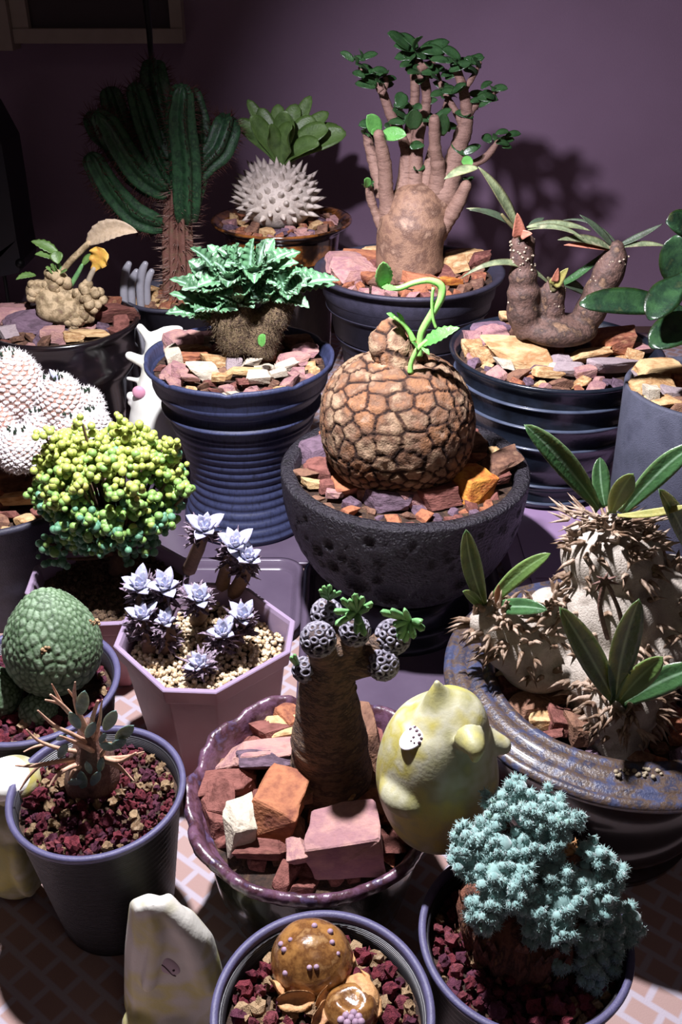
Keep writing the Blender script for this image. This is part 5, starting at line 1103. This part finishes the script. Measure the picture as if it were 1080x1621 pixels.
# ------------------------------------------------------------------ 16 big spiny caudex, right
def pachy():
    cx, cy, h, R = potpos(975, 1062, 540, 16)
    t = thing('potted_white_spiny_caudex', 'large white spiny lobed caudex with long glossy leaves in wide-rimmed pot', 'potted plant', (cx, cy, 0))
    body = [(.1, 0), (R*.62, 0), (R*.64, .6), (R*.58, .9), (R*.66, 1.6), (R*.7, 2.4), (R*.66, 3.2), (R*.6, 3.6), (R*.62, 5), (R*.68, h-1.6), (R*.82, h-1.0)]
    lathe(MB(), body, 110, (cx, cy, 0)).part('pot_body', M['darkglz'], t)
    rim = [(R*.82, h-1.0), (R*.95, h-.75), (R*1.0, h-.6), (R*1.0, h-.35), (R*.975, h-.2), (R*.955, h-.22), (R*.94, h-.3), (R*.92, h-.12), (R*.88, h-.08), (R*.865, h-.2), (R*.84, h-.02), (R*.79, h+.02), (R*.775, h-.12), (R*.755, h+.04), (R*.72, h), (R*.70, h-.3), (R*.69, h-1.4), (R*.6, h-2.4)]
    lathe(MB(), rim, 150, (cx, cy, 0), lambda a, i, r, z: (r+.05*noise.noise(Vector((math.cos(a)*5, math.sin(a)*5, z))), z+.04*noise.noise(Vector((math.cos(a)*9, math.sin(a)*9, r))))).part('rim', M['rustrim'], t, label='wide stepped blue-grey rim with rust')
    sz = h-1.1; soil(t, (cx, cy), sz-.2, R*.68, M['soil']); Y = cy
    lobes = [(960, 985, 92, 105, .6), (968, 880, 80, 62, 1.4), (1050, 960, 70, 90, 1.2), (1085, 1010, 60, 80, 0), (822, 1010, 62, 58, .2), (795, 985, 44, 40, .2), (880, 1010, 50, 60, .3), (870, 960, 34, 30, .5), (985, 1110, 62, 62, -3.0), (955, 1060, 70, 60, -1.2), (765, 985, 24, 24, .2), (1010, 1040, 70, 70, -.5), (850, 1050, 60, 36, 0)]
    mb = MB(); LB = []
    for x, y, a, b, dy in lobes:
        p = at_y(x, y, Y+dy); s = sc_at(p); r3 = (a*s, min(a*s, 2.6), b*s); ell(mb, p, r3, 4); LB.append((p, r3))
    for p, r3 in LB[:1]+LB[8:10]: tube(mb, [Vector((p.x, p.y, sz-.5)), p], [1.5, 1.5], 14)
    mb.part('caudex', M['pachbody'], t, remesh=.14, smoothit=10)
    rg = random.Random(14); groups = []
    def inside(q, skip):
        for i, (p, r) in enumerate(LB):
            if i != skip and ((q.x-p.x)/r[0])**2+((q.y-p.y)/r[1])**2+((q.z-p.z)/r[2])**2 < .97: return True
        return False
    dens = [80, 110, 95, 40, 62, 44, 34, 36, 100, 34, 34, 26, 6]
    mb = MB()
    for i, (p, r) in enumerate(LB):
        for k in range(dens[i]):
            d = Vector((rg.gauss(0, 1), -abs(rg.gauss(0, 1.1))*.9+.25, rg.gauss(0, 1)+.35)).normalized()
            if i in (0, 2) and d.y < -.35 and rg.random() < .75: continue
            if i == 1 and d.z < .3 and rg.random() < .4: continue
            if i == 4 and d.z < -.1 and rg.random() < .6: continue
            q = p+Vector((d.x*r[0], d.y*r[1], d.z*r[2]))*.97
            if inside(q, i) or q.z < sz+.3: continue
            n = Vector((d.x/r[0], d.y/r[1], d.z/r[2])).normalized()
            for _ in range(2):
                e = (n+Vector((rg.uniform(-.8, .8), rg.uniform(-.3, .3), rg.uniform(-.6, .5)))).normalized(); L_ = rg.uniform(.5, 1.15); cone(mb, q, e, .15, L_, 6, curve=Vector((0, 0, -.22*L_)))
    mb.part('thorns', M['thorn'], t, kind='stuff')
    top = at_y(965, 815, Y+1.2); mb = MB()
    for k in range(90):
        a = rg.uniform(0, 2*PI); d = Vector((math.cos(a), math.sin(a), rg.uniform(-.1, .7))); cone(mb, top+Vector((math.cos(a)*rg.uniform(.2, 2.2), math.sin(a)*rg.uniform(.2, 1.4), -.3*rg.random())), d, .10, rg.uniform(.6, 1.3), 5)
    mb.part('crown_thorns', M['thorn'], t, kind='stuff', label='brown thorns crowding the crown')
    G = M['pachleaf']; Gy = M['pachleafb']; U = Vector((0, -.75, .65)); kw = dict(prof='elip', fold=.3, thick=.1, nu=20, up=U, wave=.03, wf=9)
    for a, b, w, m, arch, dy, ax in (((948, 806), (830, 672), 42, G, 10, 0, 6), ((958, 802), (950, 724), 30, G, 0, 1, -6), ((968, 812), (1003, 750), 36, Gy, 12, -1.2, -6), ((985, 812), (1100, 704), 38, G, 26, -.5, 0), ((978, 816), (1090, 800), 14, M['yleaf'], -10, -1.5, 0), ((1095, 880), (1043, 774), 34, G, 4, -1.5, 6),
                                 ((768, 960), (738, 838), 34, G, 0, -.6, -12), ((772, 962), (872, 876), 28, Gy, 20, -.8, -8), ((764, 962), (733, 936), 18, Gy, 6, -1, 0), ((770, 966), (867, 966), 28, G, 14, -2, 0)):
        pleaf(t, m, a, b, w, Y+.4, 0, dy, arch, archx=ax, **kw)
    for a, b, w, m, arch, ax in (((972, 1110), (886, 961), 46, G, -8, 10), ((975, 1105), (1012, 948), 48, G, 4, -14), ((980, 1110), (1050, 1040), 40, Gy, 12, -4), ((985, 1115), (1110, 1056), 44, G, 22, 0)):
        pleaf(t, m, a, b, w, Y-4.3, 0, -.6, arch, archx=ax, **kw)
    pleaf(t, M['redleaf'], (785, 955), (790, 925), 10, Y-.6, 0, 0, 4)
    mb = MB(); q = at_y(957, 920, Y-2.3)
    for k in range(8):
        a = k*PI/4; cone(mb, q, Vector((math.cos(a), -.4, math.sin(a))), .12, .7, 5)
    ptube(mb, [(957, 922, 3.5), (950, 960, 4), (962, 1010, 4)], Y-2.2, 7); ptube(mb, [(962, 925, 3), (978, 960, 3.5), (985, 985, 4)], Y-2.2, 7); mb.part('dried_flower_stalk', M['cau2'], t)
    r = R_
    L = [(798, 1092, 44, 34, r['red'], 0), (845, 1118, 56, 40, r['brown'], 20, .4), (860, 1140, 40, 28, r['tan'], -10), (890, 1100, 76, 40, r['brown'], 10, .5), (886, 1142, 32, 44, r['red'], 0, .4), (917, 1153, 38, 42, r['brown'], 0, .6), (965, 1165, 62, 30, r['grey'], 0, .4), (1045, 1130, 60, 40, r['red'], 0, .3), (1020, 1150, 50, 36, r['brown'], 0), (868, 1165, 30, 18, r['red'], 0), (1070, 1140, 40, 34, r['orange'], 0, .2), (785, 1075, 26, 20, r['pink'], 0), (850, 1085, 40, 20, r['brown'], 0)]
    av = pstones(t, L, sz, lim=(cx, cy, R*.69))
    scatter(t, (cx, cy), sz-.15, R*.67, 90, .9, 1.9, [r['red'], r['brown'], r['orange'], r['purple']], ROCKS, avoid=[(a[0], a[1], a[2]*.75) for a in av])
    mb = MB()
    for k in range(26):
        p = at_z(975+rg.uniform(0, 75), 1222+rg.uniform(-6, 8), h+.05); ell(mb, p, rg.uniform(.04, .12), 1, rrot())
    mb.part('moss_crumbs', M['paper'], t, kind='stuff')
pachy()

# ------------------------------------------------------------------ 17 matte cylinder pot with paddle leaves, right edge
def rightpot():
    cx, cy, h, R = potpos(1122, 612, 258, 9.6); z0 = 3.15
    t = thing('potted_paddle_plant', 'thick dark paddle leaves in matte grey cylinder pot at right edge', 'potted plant', (cx, cy, z0))
    H = h-z0
    lathe(MB(), [(.1, 0), (R*.9, 0), (R*.93, .4), (R*.97, H*.6), (R, H-.1), (R*.99, H), (R*.93, H), (R*.92, H-.3), (R*.9, H-2)], 90, (cx, cy, z0)).part('pot_body', M['matte'], t)
    sz = h-.8; soil(t, (cx, cy), sz-.2, R*.91, M['soil']); Y = cy; r = R_
    mb = MB(); ptube(mb, [(1125, 600, 16), (1120, 560, 12), (1110, 520, 9), (1100, 480, 7), (1095, 430, 6), (1098, 380, 5)], Y, 10); mb.part('stem', M['brownstub'], t)
    P = M['paddle']; kw = dict(prof='paddle', fold=.35, thick=.22, nu=16)
    pleaf(t, P, (1100, 500), (918, 482), 44, Y, 0, -1.5, 22, up=Vector((0, -.8, .6)), **kw)
    pleaf(t, P, (1085, 435), (1028, 506), 52, Y, -.5, -3, 10, up=Vector((-.5, -.9, .2)), **kw)
    pleaf(t, P, (1105, 480), (1072, 372), 64, Y, 0, 0, 0, archx=-16, up=Vector((-.3, -1, .1)), **kw)
    pleaf(t, P, (1110, 380), (1055, 352), 44, Y, 0, -1, 14, up=Vector((0, -.8, .5)), **kw)
    pleaf(t, P, (1130, 510), (1030, 550), 60, Y, -.5, -2.5, 22, up=Vector((-.1, -.6, .8)), **kw)
    pleaf(t, P, (1100, 470), (1180, 520), 60, Y, 0, 0, 20, **kw); pleaf(t, P, (1110, 420), (1190, 380), 60, Y, 0, 0, 20, **kw)
    L = [(1045, 588, 60, 30, r['tan'], 0, .8), (1035, 615, 56, 36, r['tan'], 10, .6), (1015, 620, 28, 40, r['pink'], 0, .3), (1045, 640, 50, 26, r['tan'], 0, .4), (1065, 625, 36, 28, r['grey'], 0, .5), (1075, 600, 30, 24, r['orange'], 0, .5), (1010, 596, 20, 16, r['grey'], 0), (1030, 622, 22, 22, r['cream'], 0, .9), (1078, 645, 34, 26, r['brown'], 0, .3)]
    av = pstones(t, L, sz, lim=(cx, cy, R*.92))
    scatter(t, (cx, cy), sz-.15, R*.9, 60, .8, 1.6, [r['tan'], r['pink'], r['orange'], r['brown']], ROCKS, avoid=[(cx, cy, .6)]+[(a[0], a[1], a[2]*.75) for a in av])
rightpot()

# ------------------------------------------------------------------ figurines
GF = 'small resin figurines among the pots'
def decal(parent, m, name, c, n, u, pts, off=.02, th=.04):
    """flat painted patch: polygon pts (a, b) in plane at c with normal n, right u"""
    n = n.normalized(); u = (u-n*u.dot(n)).normalized(); v = n.cross(u); k = len(pts); mb = MB()
    mb.add([c+u*a+v*b+n*off for a, b in pts]+[c+u*a+v*b-n*th for a, b in pts], [tuple(range(k))]+[tuple(range(2*k-1, k-1, -1))]+[(i, k+i, k+(i+1) % k, (i+1) % k) for i in range(k)])
    return mb.part(name, m, parent)
def surf_ell(px, py, c, r, rot=None):
    """first hit of a pixel ray on an ellipsoid"""
    o = Vector((0, 0, CZ)); d = ray(px, py); R3 = (rot or Matrix.Identity(3)).transposed(); oo = R3@(o-c); dd = R3@d
    oo = Vector((oo.x/r[0], oo.y/r[1], oo.z/r[2])); dd = Vector((dd.x/r[0], dd.y/r[1], dd.z/r[2])); a = dd.dot(dd); b = 2*oo.dot(dd); cc = oo.dot(oo)-1; D = b*b-4*a*cc
    if D < 0: return None
    tt = (-b-math.sqrt(D))/(2*a); p = o+d*tt; q = R3@(p-c); n = (rot or Matrix.Identity(3))@Vector((q.x/r[0]**2, q.y/r[1]**2, q.z/r[2]**2)); return p, n.normalized()
def fig_pear():
    Y = 26.0; base = at_y(700, 1322, Y)
    t = thing('figurine', 'plump yellow pear-shaped figurine with white face leaning on the jagged pot', 'figurine', (base.x, Y, base.z), GF)
    mb = MB(); s = sc_at(at_y(690, 1200, Y)); c = at_y(693, 1222, Y); r = (97*s, 2.4, 104*s)
    tube(mb, [at_y(693, 1312, Y), at_y(693, 1290, Y), at_y(692, 1235, Y), at_y(694, 1185, Y), at_y(705, 1140, Y), at_y(702, 1118, Y), at_y(695, 1100, Y), at_y(692, 1080, Y)], [48*s, 78*s, 98*s, 90*s, 68*s, 46*s, 20*s, 5*s], 40, 5)
    tube(mb, [at_y(742, 1165, Y-1.4), at_y(752, 1185, Y-2.1), at_y(752, 1200, Y-2.3)], [.6, .4, .2], 12)
    tube(mb, [at_y(770, 1170, Y), at_y(795, 1180, Y-.1)], [.5, .38], 12)
    ell(mb, at_y(650, 1250, Y-1.1), (1.2, 1.2, .8), 4); ell(mb, at_y(715, 1255, Y-.9), (.4, 1.3, .9), 4)
    mb.part('body', M['figy'], t, remesh=.09, smoothit=8)
    h = hitmesh(mb, 653, 1166)
    if h:
        p, n = h; rot = n.to_track_quat('Z', 'Y').to_matrix(); m_ = MB(); ell(m_, p-n*.06, (.42, .58, .12), 4, rot); m_.v = [v for v in m_.v]; face = m_.part('face', M['whitep'], t, label='white painted face')
        for q in ((650, 1154, .065), (655, 1167, .055), (664, 1176, .065), (651, 1173, .04), (656, 1176, .04), (660, 1157, .07), (664, 1163, .07), (657, 1151, .06), (667, 1169, .06)):
            g = hitmesh(m_, q[0], q[1]) or hitmesh(mb, q[0], q[1])
            m2 = MB(); ell(m2, g[0], (q[2], q[2], .03), 2, g[1].to_track_quat('Z', 'Y').to_matrix()); m2.part('face_mark', M['inkp'], face)
fig_pear()
def fig_block():
    Y = 23.4; base = at_y(275, 1560, Y); 
    t = thing('figurine', 'wedge-shaped cream and yellow figurine with smiling line face at bottom', 'figurine', (at_y(262, 1600, Y).x, Y, 0), GF)
    mb = MB(); s = sc_at(at_y(260, 1500, Y)); P = [(205, 1425), (235, 1413), (262, 1420), (305, 1440), (338, 1480), (352, 1530), (365, 1600), (350, 1680), (230, 1690), (205, 1640), (196, 1570), (197, 1500)]
    # rounded slab: outline on plane Y, thick with inset rings
    def ringp(off, dy):
        cxp = sum(p[0] for p in P)/len(P); cyp = sum(p[1] for p in P)/len(P); out = []
        for x, y in P: out.append(at_y(cxp+(x-cxp)*off, cyp+(y-cyp)*off, Y+dy))
        return out
    rings = [ringp(.55, -1.35), ringp(.85, -1.15), ringp(.98, -.6), ringp(1.0, 0), ringp(.97, .7), ringp(.8, 1.3), ringp(.5, 1.5)]; k = len(P); vs = []
    for q in rings: vs += q
    fs = [(i*k+j, i*k+(j+1) % k, (i+1)*k+(j+1) % k, (i+1)*k+j) for i in range(6) for j in range(k)]+[tuple(range(k))[::-1], tuple(range(6*k, 7*k))]
    mb.add([Vector((v.x, v.y, max(.02, v.z))) for v in vs], fs)
    # raised ridges and two little feet
    tube(mb, [at_y(240, 1425, Y-.9), at_y(250, 1480, Y-1.35), at_y(235, 1560, Y-1.5)], [.35, .3, .3], 10); tube(mb, [at_y(255, 1425, Y-.8), at_y(300, 1480, Y-1.2), at_y(325, 1560, Y-1.2)], [.45, .42, .4], 10)
    f1, f2 = at_y(215, 1605, Y-1.2), at_y(280, 1610, Y-1.2); ell(mb, (f1.x+.2, f1.y, .9), (.85, .7, .9), 4); ell(mb, (f2.x, f2.y, .9), (.95, .7, .9), 4)
    mb.part('body', M['figc'], t, remesh=.09, smoothit=24)
    p, n = hitmesh(mb, 262, 1527); rot = n.to_track_quat('Z', 'Y').to_matrix(); m_ = MB(); ell(m_, p-n*.03, (.42, .75, .14), 4, rot@Euler((0, 0, .6)).to_matrix()); face = m_.part('face', M['lilacp'], t, label='lilac painted face patch')
    pts = [hitmesh(m_, x, y) or hitmesh(mb, x, y) for x, y in ((247, 1516), (252, 1524), (260, 1530), (267, 1537), (273, 1543), (278, 1545))]
    m2 = MB(); tube(m2, [q[0] for q in pts], [.028]*6, 6); m2.part('mouth', M['inkp'], face)
    for x, y in ((253, 1514), (275, 1536)): g = hitmesh(m_, x, y) or hitmesh(mb, x, y); m2 = MB(); ell(m2, g[0], .055, 2); m2.part('eye', M['inkp'], face)
fig_block()
def fig_left():
    Y = 29.0; t = thing('figurine', 'cream figurine with white domed head cut off at left edge', 'figurine', (-15.2, Y, 0), GF)
    mb = MB(); cx = at_y(22, 1380, Y).x
    p = at_y(20, 1235, Y+.3); ell(mb, p, (1.25, 1.2, .95), 4); ell(mb, (cx, Y, 3.0), (1.75, 1.3, 3.0), 4); q = at_y(18, 1300, Y); ell(mb, q, (1.25, 1.0, 1.4), 4); ell(mb, (cx-.9, Y-.6, 3.6), (.4, .9, 2.0), 3); ell(mb, (cx+.9, Y-.6, 2.8), (.5, .9, 2.0), 3)
    mb.part('body', M['figy'], t, remesh=.09, smoothit=12)
    mb = MB(); ell(mb, p+Vector((-.1, -.15, .25)), (1.15, 1.1, .78), 4); mb.part('cap', M['figw'], t, label='white domed top')
fig_left()
def fig_horned():
    Y = 72.0; t = thing('figurine', 'tall cream white antlered figurine with pink cheek beside ribbed blue pot', 'figurine', (at_y(240, 700, Y).x, Y, 0), GF)
    mb = MB(); s = sc_at(at_y(240, 620, Y)); P = lambda x, y, dy=0: at_y(x, y, Y+dy)
    b = P(245, 680); ell(mb, (b.x, Y, 3.4), (2.1, 1.8, 3.4), 4); tube(mb, [(b.x, Y, 3), P(238, 690), P(237, 640), P(240, 600), P(246, 560), P(250, 540)], [1.9, 1.75, 1.45, .95, .9, .9], 20)
    tube(mb, [P(245, 545), P(232, 530), P(222, 518)], [.7, .38, .33], 12); tube(mb, [P(245, 580), P(225, 572), P(205, 563)], [.8, .5, .38], 12); tube(mb, [P(240, 605), P(225, 603), P(203, 599, .5)], [.4, .25, .2], 10)
    tube(mb, [P(250, 540), P(262, 526), P(284, 522)], [.8, .5, .35], 12); ell(mb, P(207, 627), (.4, .4, .4), 3); ell(mb, P(207, 637), (.3, .3, .3), 3); tube(mb, [P(207, 627), P(225, 632)], [.3, .4], 8)
    mb.part('body', M['figw'], t, remesh=.13, smoothit=8)
    c = P(220, 621, -1.05); m_ = MB(); ell(m_, c, (.55, .3, .55), 3); m_.part('cheek', M['pinkp'], t, label='pink painted cheek')
fig_horned()
